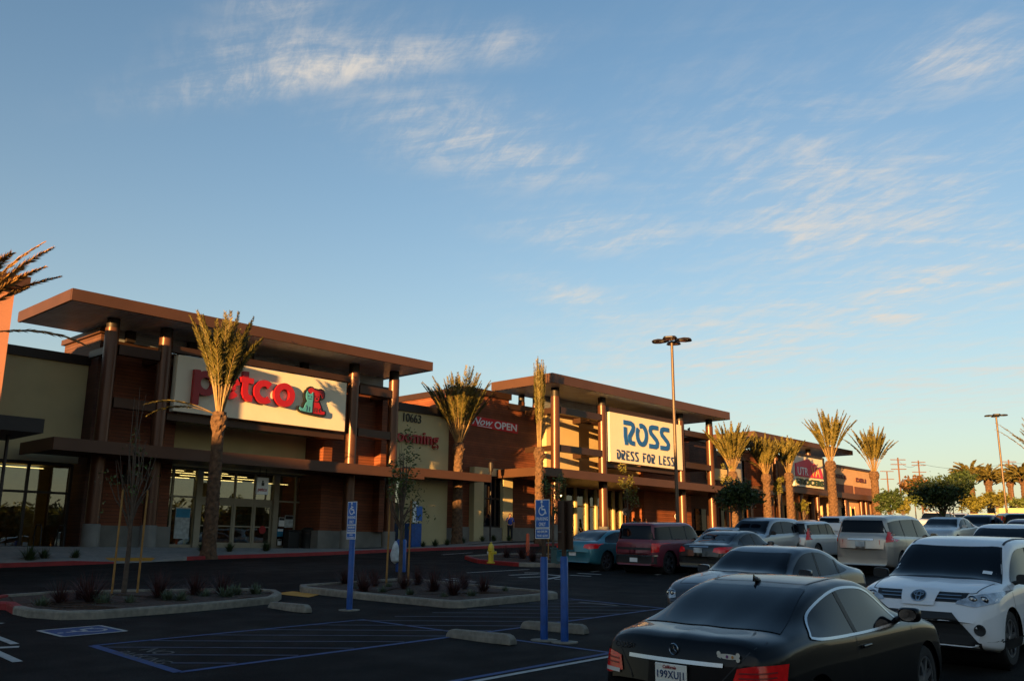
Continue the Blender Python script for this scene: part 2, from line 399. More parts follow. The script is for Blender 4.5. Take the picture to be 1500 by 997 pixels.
# big symbol at left edge of the view
hcs=[]
c0=gp(-22,950); 
for p,q in (((-.15,.85),(.15,.25)),((-.15,-.85),(.3,-.35))): pass
hl=[]
pA=gp(-40,925); 
hl+=stroke(gp(-30,912),gp(5,912.5),.10)
hl+=stroke(gp(-25,925),gp(22,943),.12)+stroke(gp(-40,950),gp(28,947),.17)+stroke(gp(-25,946),gp(26,969),.13)
sheet('painted_wheelchair_emblem',hl,whitepaint,.006)
# NO PARKING letters worn in the aisle, ISA symbol of the far stall
def gtext(txt,cx,cy,size,rot,m,name,sy=1.0,dz=.007):
    cu=bpy.data.curves.new('t','FONT'); cu.body=txt; cu.size=size; cu.align_x='CENTER'; cu.align_y='CENTER'
    ob=bpy.data.objects.new('t',cu); me=bpy.data.meshes.new_from_object(ob); bpy.data.objects.remove(ob)
    for v in me.vertices:
        x,y=v.co.x,v.co.y*sy; X=cx+x*cos(rot)-y*sin(rot); Y=cy+x*sin(rot)+y*cos(rot); v.co=(X,Y,T(X,Y)+dz)
    me.materials.clear(); me.materials.append(m); me.name=name
    o=bpy.data.objects.new(name,me); COL.objects.link(o); o['kind']='structure'; return o
p=gp(214,960); gtext('NO',p[0]+.28,p[1]+.25,.42,rad(-90),wornpaint,'painted_letters')
gtext('PARKING',p[0]-.12,p[1]-.1,.34,rad(-90),wornpaint,'painted_letters')
st=[]
q=gp(870,883); st+=stroke(gp(848,881.5),gp(905,886.5),.16)
sheet('worn_painted_letters',st,wornpaint,.005)
a=gp(748,842);st=[]
for (u0,v0,u1,v1) in ((746,842,790,840),(790,840,828,843.5),(828,843,800,848),(760,845.5,800,844),(846,839,880,841),(835,842,866,843.5),(812,848,826,848),(768,838.5,800,838.5)):
    st+=stroke(gp(u0,v0),gp(u1,v1),.17)
sheet('painted_far_wheelchair_symbol',st,whitepaint,.005)
st=stroke(gp(650,848),gp(668,850),.16)+stroke(gp(668,850),gp(697,852),.18)+stroke(gp(660,846.5),gp(690,849.5),.1)
sheet('painted_arrow',st,whitepaint,.005)

# ---------------------------------------------------------------- kerbed islands
def island(name,poly,hk=.15,kw=.16,red=None,label_red=None,topmat=None):
    """closed polygon (ccw) of ground points: kerb ring + mulch top"""
    n=len(poly); P=[Vector(p) for p in poly]
    cx=sum(p.x for p in P)/n; cy=sum(p.y for p in P)/n
    inner=[]
    for i in range(n):
        a=(P[i]-P[i-1]).normalized(); b=(P[(i+1)%n]-P[i]).normalized()
        na=Vector((-a.y,a.x)); nb=Vector((-b.y,b.x)); m_=(na+nb).normalized(); k=1/max(.4,m_.dot(na)); inner.append(P[i]+m_*kw*k)
    v=[];f=[]
    for p,hh,off in [(P,-.05,0),(P,hk-.03,0),([P[i].lerp(inner[i],.12) for i in range(n)],hk,0),(inner,hk,0),(inner,hk-.06,0)]:
        for q_ in p: v.append((q_.x,q_.y,T(q_.x,q_.y)+hh))
    for r in range(4):
        for i in range(n): f.append((r*n+i,r*n+(i+1)%n,(r+1)*n+(i+1)%n,(r+1)*n+i))
    kerb=MB().add(v,f).build(name+'_kerb',concrete)
    if red is not None:
        kerb.data.materials.append(redcurb)
        for r in range(4):
            for i in red: kerb.data.polygons[r*n+i].material_index=1
    struct(kerb)
    b=MB(); b.add([(q_.x,q_.y,T(q_.x,q_.y)+hk-.045) for q_ in inner],[tuple(range(n))])
    o=b.build(name+'_mulch',topmat or mulch)
    bm=bmesh.new(); bm.from_mesh(o.data); bmesh.ops.triangulate(bm,faces=bm.faces)
    for _ in range(3): bmesh.ops.subdivide_edges(bm,edges=[e for e in bm.edges if e.calc_length()>.35],cuts=1)
    for vv in bm.verts:
        if not vv.is_boundary: vv.co.z+=random.uniform(0,.05)
    bmesh.ops.recalc_face_normals(bm,faces=bm.faces)
    if bm.faces[:] and sum(ff.normal.z for ff in bm.faces)<0: bmesh.ops.reverse_faces(bm,faces=bm.faces)
    bm.to_mesh(o.data); bm.free(); o['kind']='structure'
    return kerb
isl1=[gp(8,893),gp(18,899),gp(40,904),gp(90,907.5),gp(140,906.5),gp(200,902),gp(270,896.5),gp(340,890),gp(402,883.5),gp(412,877),gp(404,872.5),(12.6,19.8),(12.2,20.3),(9.0,22.2),(7.6,22.0),(6.7,20.9)]
island('planting_island',isl1,red=[0,14,15])
isl2=[(13.62,19.6),(13.68,16.9),(13.87,14.55),(14.1,14.38),(17.2,14.35),(17.45,14.7),(17.6,19.6),(17.2,20.3),(14.0,20.2)]
island('planting_island',isl2)
isl3=[gp(690,822),gp(700,824.5),gp(760,829.5),gp(815,830.5),(26.6,21.9),(29,22.6),(32,23.5),(33,27),(31,29.2),(28,28.5)]
island('planting_island',isl3,red=[0,1,9])
isl4=[(38.0,20.6),(44,20.6),(44.6,21.4),(44,22.4),(38,22.4),(37.5,21.4)]
island('planting_island',isl4)
# truncated-dome mats
def domes(name,quad):
    Pq=[Vector(p) for p in quad]; sheet(name,[quad],yellowmat,.012)
domes('yellow_warning_mat',[gp(401,869.5),gp(428,866),gp(472,869.8),gp(452,875)])
# ---------------------------------------------------------------- sidewalk along the shops
def zf(x):
    pts=((-40,.0),(33,.05),(41,.55),(44,.62),(70,.9),(76,1.75),(110,1.95),(140,2.3))
    for (a,za),(b,zb) in zip(pts[:-1],pts[1:]):
        if x<=b: return za+(zb-za)*max(0,(x-a)/(b-a))
    return pts[-1][1]
def curb_y(x):
    if x<32: return 33.9 if x<14 else 33.9+ (34.5-33.9)*sm(14,20,x)+(35.4-34.5)*sm(23,32,x)
    if x>34: return 35.4+ (36.3-35.4)*sm(34,44,x)
    return 35.4
def walk():
    v=[];f=[];xs=[-10+i*1.5 for i in range(95)]
    for x in xs:
        y=curb_y(x); h=.15-.13*(1-sm(.6,1.9,abs(x-16.6)))
        zc=T(x,y)+h
        for yy,z in ((y,T(x,y)-.05),(y,zc-.02),(y+.03,zc),(y+.16,zc),(y+2.4,max(zc*.45+zf(x)*.55,zc)),(38.0,zf(x)),(48,zf(x)+.005)): v.append((x,yy,z))
    n=7
    for i in range(len(xs)-1):
        for j in range(n-1): f.append((i*n+j,(i+1)*n+j,(i+1)*n+j+1,i*n+j+1))
    o=MB().add(v,f).build('sidewalk',walkm); o.data.materials.append(redcurb)
    for i in range(len(xs)-1):
        if abs(xs[i]-16.3)>1.4:
            for j in (0,1,2): o.data.polygons[i*(n-1)+j].material_index=1
    return struct(o)
walk()
_x=16.55
o=MB().add([(_x-1.1,curb_y(_x)+.16,T(_x,34.4)+.035),(_x+1.1,curb_y(_x)+.30,T(_x,34.4)+.035),(_x+.9,curb_y(_x)+1.0,T(_x,35)+.14),(_x-1.0,curb_y(_x)+.9,T(_x,35)+.13)],[(0,1,2,3)]).build('yellow_warning_mat',yellowmat); struct(o)

# ---------------------------------------------------------------- buildings
def Bx(parent,name,m,boxes,bevel=0):
    b=MB()
    for bb in boxes: b.box(*bb)
    return b.build(name,m,parent,bevel=bevel)
def text_mesh(txt,h,depth,bold=0,width=None,shear=0,font=None,spacing=1.0):
    cu=bpy.data.curves.new('t','FONT'); cu.body=txt; cu.size=1; cu.extrude=.5; cu.offset=bold; cu.shear=shear; cu.space_character=spacing; cu.resolution_u=4
    ob=bpy.data.objects.new('t',cu); me=bpy.data.meshes.new_from_object(ob); bpy.data.objects.remove(ob)
    xs=[v.co.x for v in me.vertices]; ys=[v.co.y for v in me.vertices]; zs=[v.co.z for v in me.vertices]
    x0,x1=min(xs),max(xs); y0,y1=min(ys),max(ys); z0,z1=min(zs),max(zs)
    sc=h/(y1-y0); sxx=sc if width is None else width/(x1-x0)
    for v in me.vertices:   # text plane x,y -> world x,z ; facing -Y
        x,y,z=v.co; v.co=((x-x0)*sxx, -(z-z0)/(max(1e-6,z1-z0))*depth, (y-y0)*sc)
    return me
def put_text(parent,name,txt,x,y,z,h,m,depth=.06,**k):
    me=text_mesh(txt,h,depth,**k); me.materials.clear(); me.materials.append(m); me.name=name
    o=bpy.data.objects.new(name,me); COL.objects.link(o); o.location=(x,y,z); o.parent=parent
    return o
def col_round(parent,x,y,z0,z1,r,zs=.9,cap=True):
    o=MB().lathe([(r,z0),(r,z1)],(x,y,0),28).build('column',MATS_COL,parent,smooth=True)
    if cap: MB().lathe([(0,z1+.0),(r*.93,z1),(r*.93,z1+.75)],(x,y,0),20).build('column_head',darkmetal,o,smooth=True)
    if zs: MB().lathe([(r+.06,z0-.3),(r+.06,z0+zs-.02),(r+.03,z0+zs),(0,z0+zs)],(x,y,0),28).build('column_base',stone,o,smooth=True)
    return o
MATS_COL=mat('bronze column metal',(.080,.030,.014),.34,.25,.15,.8)
def roof_slab(parent,x0,x1,y0,y1,z0,z1):
    r=Bx(parent,'roof',fasciam,[(x0,x1,y0,y1,z0+.05,z1)])
    Bx(r,'soffit',soffit,[(x0+.12,x1-.12,y0+.12,y1-.12,z0,z0+.046)])
    Bx(r,'fascia',fasciam,[(x0-.003,x1+.003,y0-.012,y0+.10,z0-.02,z1+.01),(x0-.012,x0+.1,y0+.1,y1-.1,z0-.02,z1+.01),(x1-.1,x1+.012,y0+.1,y1-.1,z0-.02,z1+.01)])
    return r
def wall(parent,m,x0,x1,y0,y1,z0,z1,name='wall',base=True,cap=None,capm=None,zb=.9,fl=0):
    w=Bx(parent,name,m,[(x0,x1,y0,y1,z0,z1)])
    if base: Bx(w,'stone_base',stone,[(x0-.03,x1+.03,y0-.10,y0-.004,fl-.3,fl+zb)])
    if cap: Bx(w,'parapet_cap',capm or brown,[(x0-.12,x1+.12,y0-.14,y1+.1,z1+.003,z1+cap)])
    return w

# ---- pet shop ------------------------------------------------------------
pet=empty('pet_shop',(24,40,0),'brown and cream pet shop with petco sign under its raised roof, left part shaded','shop')
pet.location=(0,0,0)
f0=.05
roof_slab(pet,13.8,33.15,36.5,42.2,9.58,10.03)
for x in (16.33,18.75,29.25,32.0): col_round(pet,x,38.35,f0,9.15,.29)
for x,y in ((17.3,41.6),(31.3,41.2),(21.0,41.3),(27.3,41.3),(28.6,41.3)):
    c=MB().lathe([(.22,7.5),(.22,9.0)],(x,y,0),20).build('roof_post',MATS_COL,pet,smooth=True)
    MB().lathe([(.2,9.0),(.2,9.6)],(x,y,0),20).build('post_head',darkmetal,c,smooth=True)
for xa,xb in ((16.62,18.46),(29.54,31.71)):
    for z0,z1 in ((8.05,8.48),(5.78,6.2)): Bx(pet,'beam',brown,[(xa,xb,38.15,38.5,z0,z1)])
Bx(pet,'beam',brown,[(19.04,28.96,38.25,38.55,8.56,8.86)])
for x in (16.33,18.75,29.25,32.0):
    Bx(pet,'tie_beam',brown,[(x-.09,x+.09,38.62,40.28,8.1,8.4)])
# main walls
Bx(pet,'slatted_screen',screen,[(17.15,32.75,40.2,40.26,9.06,9.575)])
for x in (17.9,20.9,24.0,27.3,30.6): Bx(pet,'screen_post',darkmetal,[(x-.2,x+.2,39.95,40.19,9.06,9.575)])
wall(pet,siding,17.0,19.55,40.3,44,f0-.3,8.75,cap=.3,fl=f0)
wall(pet,siding,29.0,33.0,40.3,44,f0-.3,8.75,cap=.3,fl=f0)
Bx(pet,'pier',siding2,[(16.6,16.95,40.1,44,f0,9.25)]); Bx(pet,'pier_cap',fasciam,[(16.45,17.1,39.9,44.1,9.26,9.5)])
Bx(pet,'pier',siding,[(19.6,20.35,39.9,42.3,f0+.9,8.3)]); Bx(pet,'pier',siding,[(28.45,29.0,39.6,42.3,f0+.9,8.3)])
Bx(pet,'pier',siding,[(32.4,33.1,39.75,42.3,f0+.9,8.3)])
Bx(pet,'stone_base',stone,[(28.3,29.1,39.5,42.2,f0-.3,f0+.9)]); Bx(pet,'stone_base',stone,[(19.6,20.5,39.8,42.2,f0-.3,f0+.9)])
Bx(pet,'upper_wall',brown,[(19.55,29.0,41.0,44,8.3,8.98)])
Bx(pet,'upper_wall',cream,[(20.36,28.44,41.2,44,4.28,8.3)])
Bx(pet,'lintel',cream,[(20.36,28.6,41.02,41.6,3.83,4.2)])
# back volume
Bx(pet,'rear_wall',tan,[(12,39.5,52,52.4,-.5,7.8),(12,12.3,44.01,51.99,-.5,7.7),(39.2,39.5,44,52,-.5,7.7)])
Bx(pet,'flat_roof',concrete,[(12,39.5,42.6,52.2,7.4,7.6)])
# sign
sg=Bx(pet,'sign_panel',signcream,[(19.27,28.62,38.12,38.5,5.92,8.45)])
Bx(sg,'sign_frame',brown,[(19.2,28.9,38.52,39.3,5.55,5.86),(19.2,28.9,38.52,39.3,8.46,8.55)])

def petco_word(x,z,k,y):
    out=[]
    def arc(cx,cz,r,a0,a1,n=26): return [(x+(cx+r*cos(rad(a0+(a1-a0)*i/n)))*k,z+(cz+r*sin(rad(a0+(a1-a0)*i/n)))*k) for i in range(n+1)]
    def P(*p): return [(x+a*k,z+b*k) for a,b in p]
    r=.395; w=.285*k; y0=y-.20
    b=MB(); b.ribbon(P((.15,1.06),(.15,-.42)),w,y0-.003,y); b.ribbon(arc(.57,.53,r,0,360)[:-1],w,y0,y,True); out.append(b)
    b=MB(); b.ribbon(arc(1.66,.53,r,-35,-345),w,y0,y); b.ribbon(P((1.42,.50),(1.98,.50)),w*.62,y0-.003,y); out.append(b)
    b=MB(); b.ribbon(P((2.44,1.32),(2.44,.42),(2.50,.24),(2.64,.15),(2.82,.15)),w,y0,y); b.ribbon(P((2.2,.93),(2.84,.93)),w*.85,y0-.003,y); out.append(b)
    b=MB(); b.ribbon(arc(3.42,.53,r,48,312),w,y0,y); out.append(b)
    b=MB(); b.ribbon(arc(4.47,.53,r+.01,0,360)[:-1],w,y0,y,True); out.append(b)
    return out
for b_ in petco_word(20.0,6.74,1.07,38.10): b_.build('sign_letter',redm,sg,fixn=True)

# cat and dog emblem
def emblem(parent,x0,z0,s,y):
    import math as m_
    def blob(pts): return [(x0+px_*s,z0+pz_*s) for px_,pz_ in pts]
    dog=[(.42,.0),(1.02,-.02),(1.18,.0),(1.22,.1),(1.12,.13),(1.02,.12),(.98,.3),(.9,.45),(.8,.55),(.86,.62),(.88,.8),(.92,.9),(1.0,.78),(1.06,.72),(1.13,.78),(1.13,.92),(1.05,1.05),(.93,1.08),(.82,1.04),(.62,1.04),(.52,1.1),(.4,1.12),(.3,1.05),(.28,.92),(.4,.85),(.5,.9),(.52,.7),(.5,.55),(.42,.4)]
    cat=[(.03,.02),(.42,.0),(.5,.02),(.5,.45),(.52,.55),(.52,.72),(.5,.93),(.42,.84),(.28,.84),(.2,.95),(.14,.8),(.16,.6),(.24,.5),(.14,.38),(.08,.2),(.02,.14),(-.08,.16),(-.14,.2),(-.18,.13),(-.1,.04)]
    out=[(.03,-.06),(.5,-.09),(1.2,-.1),(1.3,-.02),(1.29,.16),(1.12,.2),(1.02,.42),(.93,.55),(.95,.68),(1.05,.64),(1.18,.72),(1.2,.95),(1.1,1.12),(.93,1.15),(.8,1.11),(.62,1.11),(.52,1.18),(.38,1.19),(.25,1.12),(.2,1.02),(.12,.98),(.07,.8),(.1,.6),(.14,.52),(.05,.38),(.01,.22),(-.1,.24),(-.22,.24),(-.25,.12),(-.14,.0)]
    e=MB().prism(blob(out),y-.12,y).build('emblem',blackm,parent,fixn=True)
    MB().prism(blob(dog),y-.15,y-.121).build('dog_shape',redm,e,fixn=True)
    MB().prism(blob(cat),y-.185,y-.151).build('cat_shape',tealm,e,fixn=True)
    b=MB()
    def P_(a,bz): return (x0+a*s,z0+bz*s)
    yy0,yy1=y-.20,y-.186
    for a,bz in ((.26,.72),(.41,.71)): b.ribbon([P_(a-.02,bz),P_(a+.02,bz)],.04*s,yy0,yy1)
    b.ribbon([P_(.25,.62),P_(.34,.6),P_(.43,.62)],.02*s,yy0,yy1)
    b.ribbon([P_(.2,.04),P_(.22,.2),P_(.18,.3)],.022*s,yy0,yy1); b.ribbon([P_(.33,.04),P_(.35,.25)],.022*s,yy0,yy1)
    yy0,yy1=y-.165,y-.151
    for a in (.64,.78): b.ribbon([P_(a-.03,.77),P_(a,.745),P_(a+.03,.77)],.022*s,yy0,yy1)
    b.ribbon([P_(.68,.66),P_(.76,.66)],.07*s,yy0,yy1); b.ribbon([P_(.56,.53),P_(.72,.5),P_(.86,.55)],.03*s,yy0,yy1)
    b.ribbon([P_(.64,.05),P_(.65,.25)],.022*s,yy0,yy1); b.ribbon([P_(.76,.05),P_(.75,.25)],.022*s,yy0,yy1); b.ribbon([P_(.95,.25),P_(.87,.16),P_(.93,.06)],.022*s,yy0,yy1)
    b.build('emblem_lines',blackm,e)
emblem(sg,25.85,6.62,1.12,38.08)
# canopy over the walk
cn=Bx(pet,'canopy',brown,[(13.9,33.0,36.85,40.25,3.78,4.12)])
Bx(cn,'canopy_fascia',fasciam,[(13.88,33.03,36.8,36.9,3.68,4.17),(13.86,13.96,36.91,40.2,3.68,4.17)])
cn2=Bx(pet,'canopy',brown,[(33.1,39.9,38.6,40.25,4.05,4.42)]); Bx(cn2,'canopy_fascia',fasciam,[(33.1,39.95,38.5,38.59,4.0,4.46)])
# left cream wing
wall(pet,cream,7.0,13.0,41,44,-.5,7.9,cap=.40,capm=darkmetal,fl=-.1,base=False)
wall(pet,cream,13.0,16.58,41,44,3.55,7.9,cap=.40,capm=darkmetal,base=False)
Bx(pet,'storefront_frame',dkframe,[(13.0,13.12,41.0,41.14,-.1,3.55),(14.55,14.66,41.0,41.12,-.1,3.5),(16.3,16.42,41.0,41.12,-.1,3.5),(13.12,16.3,41.0,41.12,3.42,3.55),(13.12,16.3,41.003,41.1,2.22,2.32),(13.12,16.3,41.003,41.1,-.1,.06)])
Bx(pet,'shop_window',shopglass,[(13.12,16.3,41.05,41.06,0,3.45)])
# right cream wing with the number and the word grooming
wall(pet,cream,33.15,38.05,40.3,44,f0-.2,7.86,cap=.46,capm=darkmetal,base=False)
Bx(pet,'side_glazing',glassmat('pale glass',(.3,.34,.33),.35),[(33.2,34.3,40.28,40.296,f0,3.9)])
put_text(pet,'address_number','10663',34.38,40.26,7.26,.50,blackm,depth=.04,width=1.35)
put_text(pet,'sign_letters','grooming',32.9,40.20,5.82,.92,redm,depth=.12,bold=.015,width=4.15,spacing=1.06)
wall(pet,siding,38.1,40.38,42.2,45,.2,8.0,name='link_wall',fl=.45)
# storefront
fr=[]; y0,y1=41.48,41.62
for x,w in ((20.55,.12),(21.3,.10),(22.62,.30),(24.62,.08),(25.75,.08),(26.95,.30),(28.2,.08),(28.55,.12)): 
    x-=.0; fr.append((x-w/2,x+w/2,y0-(.12 if w>.2 else 0),y1,f0,3.83))
sf=Bx(pet,'storefront_frame',framem,fr)
Bx(sf,'transom',framem,[(20.6,22.46,y0+.01,y1-.01,2.38,2.46),(22.78,26.79,y0+.01,y1-.01,2.18,2.46),(27.11,28.5,y0+.01,y1-.01,2.38,2.46),(20.6,28.5,y0+.02,y1-.02,3.72,3.82),(20.6,22.46,y0+.01,y1-.01,f0,f0+.14),(27.11,28.5,y0+.01,y1-.01,f0,f0+.14)])
for xa,xb in ((22.8,24.58),(24.66,25.71),(25.79,26.78)):
    d=Bx(pet,'entrance_door',framem,[(xa,xa+.07,y0+.03,y1-.05,f0,2.17),(xb-.07,xb,y0+.03,y1-.05,f0,2.17),(xa+.07,xb-.07,y0+.03,y1-.05,f0,f0+.25),(xa+.07,xb-.07,y0+.03,y1-.05,2.08,2.17),(xa+.07,xb-.07,y0+.03,y1-.05,1.06,1.12)])
    Bx(d,'door_glass',shopglass,[(xa+.07,xb-.07,y0+.07,y0+.08,f0+.25,2.08)])
Bx(pet,'shop_window',shopglass,[(20.6,22.46,y0+.06,y0+.07,f0+.1,3.75),(22.78,26.79,y0+.06,y0+.07,2.46,3.75),(27.11,28.5,y0+.06,y0+.07,f0+.1,3.75)])
# inside
rm=Bx(pet,'shop_interior',warmwall,[(13,38.5,51.6,51.9,f0,7),(13,38.5,41.7,51.6,f0-.02,f0)])
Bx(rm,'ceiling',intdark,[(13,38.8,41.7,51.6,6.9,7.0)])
for k in range(4):
    y=43.2+k*2.1
    for xa,xb in ((13.6,16.0),(20.8,23.0),(23.6,26.0),(26.6,28.8)): Bx(rm,'strip_lamp',lampe,[(xa,xb,y,y+.05,3.42+.30*k,3.44+.30*k)])
shc=[mat('shelf goods %d'%i,c,.8,noise=.6,nscale=5,var=v) for i,(c,v) in enumerate((((.10,.05,.02),(.3,.14,.05)),((.04,.05,.05),(.12,.05,.04)),((.03,.06,.12),(.15,.12,.1))))]
for i,(x,w) in enumerate(((14.2,1.3),(20.9,1.4),(23.2,1.2),(24.9,.9),(27.3,1.4))):
    for j,y in enumerate((43.6,45.6,47.9)): Bx(rm,'shelf_rack',shc[(i+j)%3],[(x+.3*j,x+w+.3*j,y,y+.6,f0,1.5+.35*j)])
# posters on the glass
def poster(parent,x,z,w,h,y,m,m2,name='poster'):
    p_=Bx(parent,name,m,[(x,x+w,y-.012,y,z,z+h)]); Bx(p_,'poster_band',m2,[(x+.02,x+w-.02,y-.017,y-.0125,z+h*.68,z+h*.96)]); return p_
pale=mat('poster paper',(.42,.45,.45),.6,noise=.3,nscale=6); sky_b=mat('poster blue',(.03,.22,.38),.6,noise=.2)
poster(pet,21.55,.45,.75,1.45,41.50,pale,sky_b)
poster(pet,27.25,1.15,.35,.45,41.50,whitem,blackm); poster(pet,27.62,1.1,.5,.62,41.50,pale,darkmetal)
poster(pet,27.1,.62,.35,.4,41.35,sky_b,whitem); poster(pet,27.12,.2,.25,.3,41.3,whitem,blackm); poster(pet,27.85,.2,.25,.35,41.3,whitem,blackm)
dsc=MB().lathe([(0,0),(.2,.0),(.2,.02),(0,.02)],(26.3,41.47,.95),16,'y').build('door_disc',redm,pet,smooth=True)
# hanging blade sign
bs=Bx(pet,'hanging_sign',whitem,[(24.12,24.74,38.75,38.85,2.55,3.34)])
Bx(bs,'hanger',darkmetal,[(24.25,24.27,38.79,38.81,3.34,3.78),(24.6,24.62,38.79,38.81,3.34,3.78)])
put_text(bs,'sign_letters','petco',24.17,38.745,2.64,.2,redm,depth=.012,bold=.02,width=.5)
Bx(bs,'emblem',blackm,[(24.36,24.5,38.735,38.748,2.95,3.1),(24.38,24.46,38.735,38.748,3.11,3.2)])
# wall lamps above the siding
for x in (18.3,30.6):
    l=Bx(pet,'wall_lamp',darkmetal,[(x-.16,x+.16,39.9,40.18,2.75,3.15)]); Bx(l,'bracket',darkmetal,[(x-.03,x+.03,40.02,40.28,3.15,3.6)])

# ---- clothing store --------------------------------------------------------
ros=empty('clothing_store',(0,0,0),'tall brown clothing store with blue ROSS letters under its raised flat roof','shop')
g0=.75
roof_slab(ros,43.9,66.3,37.0,42.4,10.52,11.1)
for x in (45.85,50.95,60.95,65.35): col_round(ros,x,38.4,g0,9.95,.30)
for x,y in ((48.0,42.0),(46.4,41.9),(57.0,41.8),(60.2,41.8),(64.8,42.0)):
    c=MB().lathe([(.24,9.0),(.24,10.0)],(x,y,0),20).build('roof_post',MATS_COL,ros,smooth=True)
    MB().lathe([(.22,10.0),(.22,10.55)],(x,y,0),20).build('post_head',darkmetal,c,smooth=True)
for xa,xb in ((46.16,50.64),(61.26,65.04)):
    for z0,z1 in ((8.85,9.3),(6.35,6.8)): Bx(ros,'beam',brown,[(xa,xb,38.2,38.55,z0,z1)])
Bx(ros,'beam',brown,[(51.25,60.65,38.3,38.6,9.62,9.95)])
for x in (45.85,50.95,60.95,65.35):
    for z in (8.9,6.4): Bx(ros,'tie_beam',brown,[(x-.1,x+.1,38.71,40.98,z,z+.35)])
wall(ros,siding,40.4,44.6,41.4,48,.3,9.87,cap=.40,fl=.53)
w=wall(ros,siding,44.6,47.95,41.4,48,.3,9.25,cap=.40,fl=.58)
wall(ros,cream2,48.0,51.6,41.0,42.9,4.7,9.2,base=False,cap=.3)
wall(ros,cream2,51.6,60.2,41.6,43.2,4.9,9.2,base=False,cap=.3)
wall(ros,siding,60.5,67.2,41.5,48,.5,9.4,cap=.35,fl=.85)
Bx(ros,'pier',siding,[(49.6,50.6,42.6,43.4,g0,4.7)]); Bx(ros,'pier',siding,[(59.9,60.8,41.2,43.4,g0,9.1)])
Bx(ros,'inner_wall',siding,[(49.0,52.3,43.4,43.6,g0,4.9)])
Bx(ros,'rear_wall',tan,[(42,68,55,55.4,.3,9),(67.7,68,48,55,.3,9),(40.8,41.1,48.01,54.99,.3,9)]); Bx(ros,'flat_roof',concrete,[(42.4,67.6,43.3,55,8.4,8.6)])
cn=Bx(ros,'canopy',brown,[(43.0,67.8,37.15,42.95,4.62,5.02)]); Bx(cn,'canopy_fascia',fasciam,[(42.98,67.85,37.05,37.14,4.55,5.08),(42.95,43.05,37.15,42.9,4.55,5.08)])
cn=Bx(ros,'canopy',brown,[(39.96,40.9,40.6,41.38,4.25,4.55)])
Bx(ros,'slatted_screen',screen,[(47.0,65.6,40.9,40.96,9.65,10.515)])
for x in (48.6,54.2,58.6,62.6): Bx(ros,'screen_post',darkmetal,[(x-.28,x+.28,40.6,40.89,9.65,10.515)])
# doorway surround of pale stucco
ds=Bx(ros,'door_surround',cream,[(40.95,41.8,40.92,41.37,.5,5.15),(43.62,44.5,40.92,41.37,.5,5.15),(41.8,43.62,40.92,41.37,4.67,5.15)])
Bx(ros,'tall_window',carglass,[(41.85,43.58,41.3,41.31,1.5,4.67)]); Bx(ros,'window_frame',dkframe,[(41.8,41.9,41.2,41.28,1.45,4.67),(43.1,43.2,41.2,41.28,1.45,4.67),(43.52,43.62,41.2,41.28,1.45,4.67),(41.9,43.52,41.2,41.28,3.2,3.3),(41.9,43.52,41.2,41.28,1.45,1.53)])
Bx(ros,'stone_base',stone,[(41.82,43.6,41.0,41.28,.4,1.44)])
# sign
sg=Bx(ros,'sign_panel',signcream,[(51.35,60.62,38.05,38.55,6.1,9.55)])
Bx(sg,'sign_frame',brown,[(51.3,60.64,38.56,39.3,5.75,6.05),(51.3,60.64,38.3,39.2,9.56,9.61)])
def ross_big(x,z,h,y):
    """four wide letters with rounded corners and stencil cuts"""
    b=MB(); s=h; wS=.19*h
    def rb(pts): b.ribbon([(x+p*s,z+q*s) for p,q in pts],wS,y-.05,y)
    rb([(.00,.905),(.50,.905),(.62,.86),(.67,.76),(.63,.64),(.40,.36),(.39,.22),(.47,.12),(.60,.095),(.74,.095)])
    rb([(.10,.72),(.10,.34),(.16,.10),(.17,.0)])
    x+=.86*s
    n=22; rb([(.41+.33*cos(rad(115)-2*PI*.93*i/n),.5+.39*sin(rad(115)-2*PI*.93*i/n)) for i in range(n+1)])
    for k in range(2):
        x+=.92*s if k==0 else .84*s
        rb([(.70,.905),(.28,.905),(.15,.86),(.11,.75),(.16,.64),(.56,.38),(.63,.27),(.60,.15),(.48,.095),(.02,.095)])
    return b
ross_big(52.95,7.40,1.75,38.04).build('sign_letters',bluel,sg,fixn=True)
def deco_text(txt,x,z,h,y,w,gap,m,parent,name='sign_letters'):
    G={'D':[[(.0,.95),(.35,.95),(.6,.7),(.6,.3),(.35,.05),(0.1,.05)],[(.1,.72),(.1,.05)]],
       'R':[[(.0,.95),(.5,.95),(.6,.8),(.5,.6),(.28,.35),(.3,.05),(.6,.05)],[(.08,.72),(.08,.0)]],
       'E':[[(.62,.95),(.1,.95)],[(.1,.8),(.1,.05),(.62,.05)],[(.1,.5),(.5,.5)]],
       'S':[[(.6,.95),(.15,.95),(.05,.78),(.55,.28),(.5,.05),(.0,.05)]],
       'F':[[(.62,.95),(.0,.95)],[(.1,.8),(.1,.0)],[(.1,.5),(.5,.5)]],
       'O':[[(.3+.28*cos(rad(100)-6.0*i/16),.5+.45*sin(rad(100)-6.0*i/16)) for i in range(17)]],
       'L':[[(.08,1.0),(.08,.05),(.6,.05)]],' ':[]}
    b=MB()
    for ch in txt:
        for st_ in G[ch]: b.ribbon([(x+p*h*.95,z+q*h) for p,q in st_],w,y-.035,y)
        x+=gap if ch!=' ' else gap*.75
    return b.build(name,m,parent,fixn=True)
for w_,x_ in (('DRESS',52.1),('FOR',55.27),('LESS',57.34)): deco_text(w_,x_,6.32,.64,38.04,.10,.552,dkblue,sg)
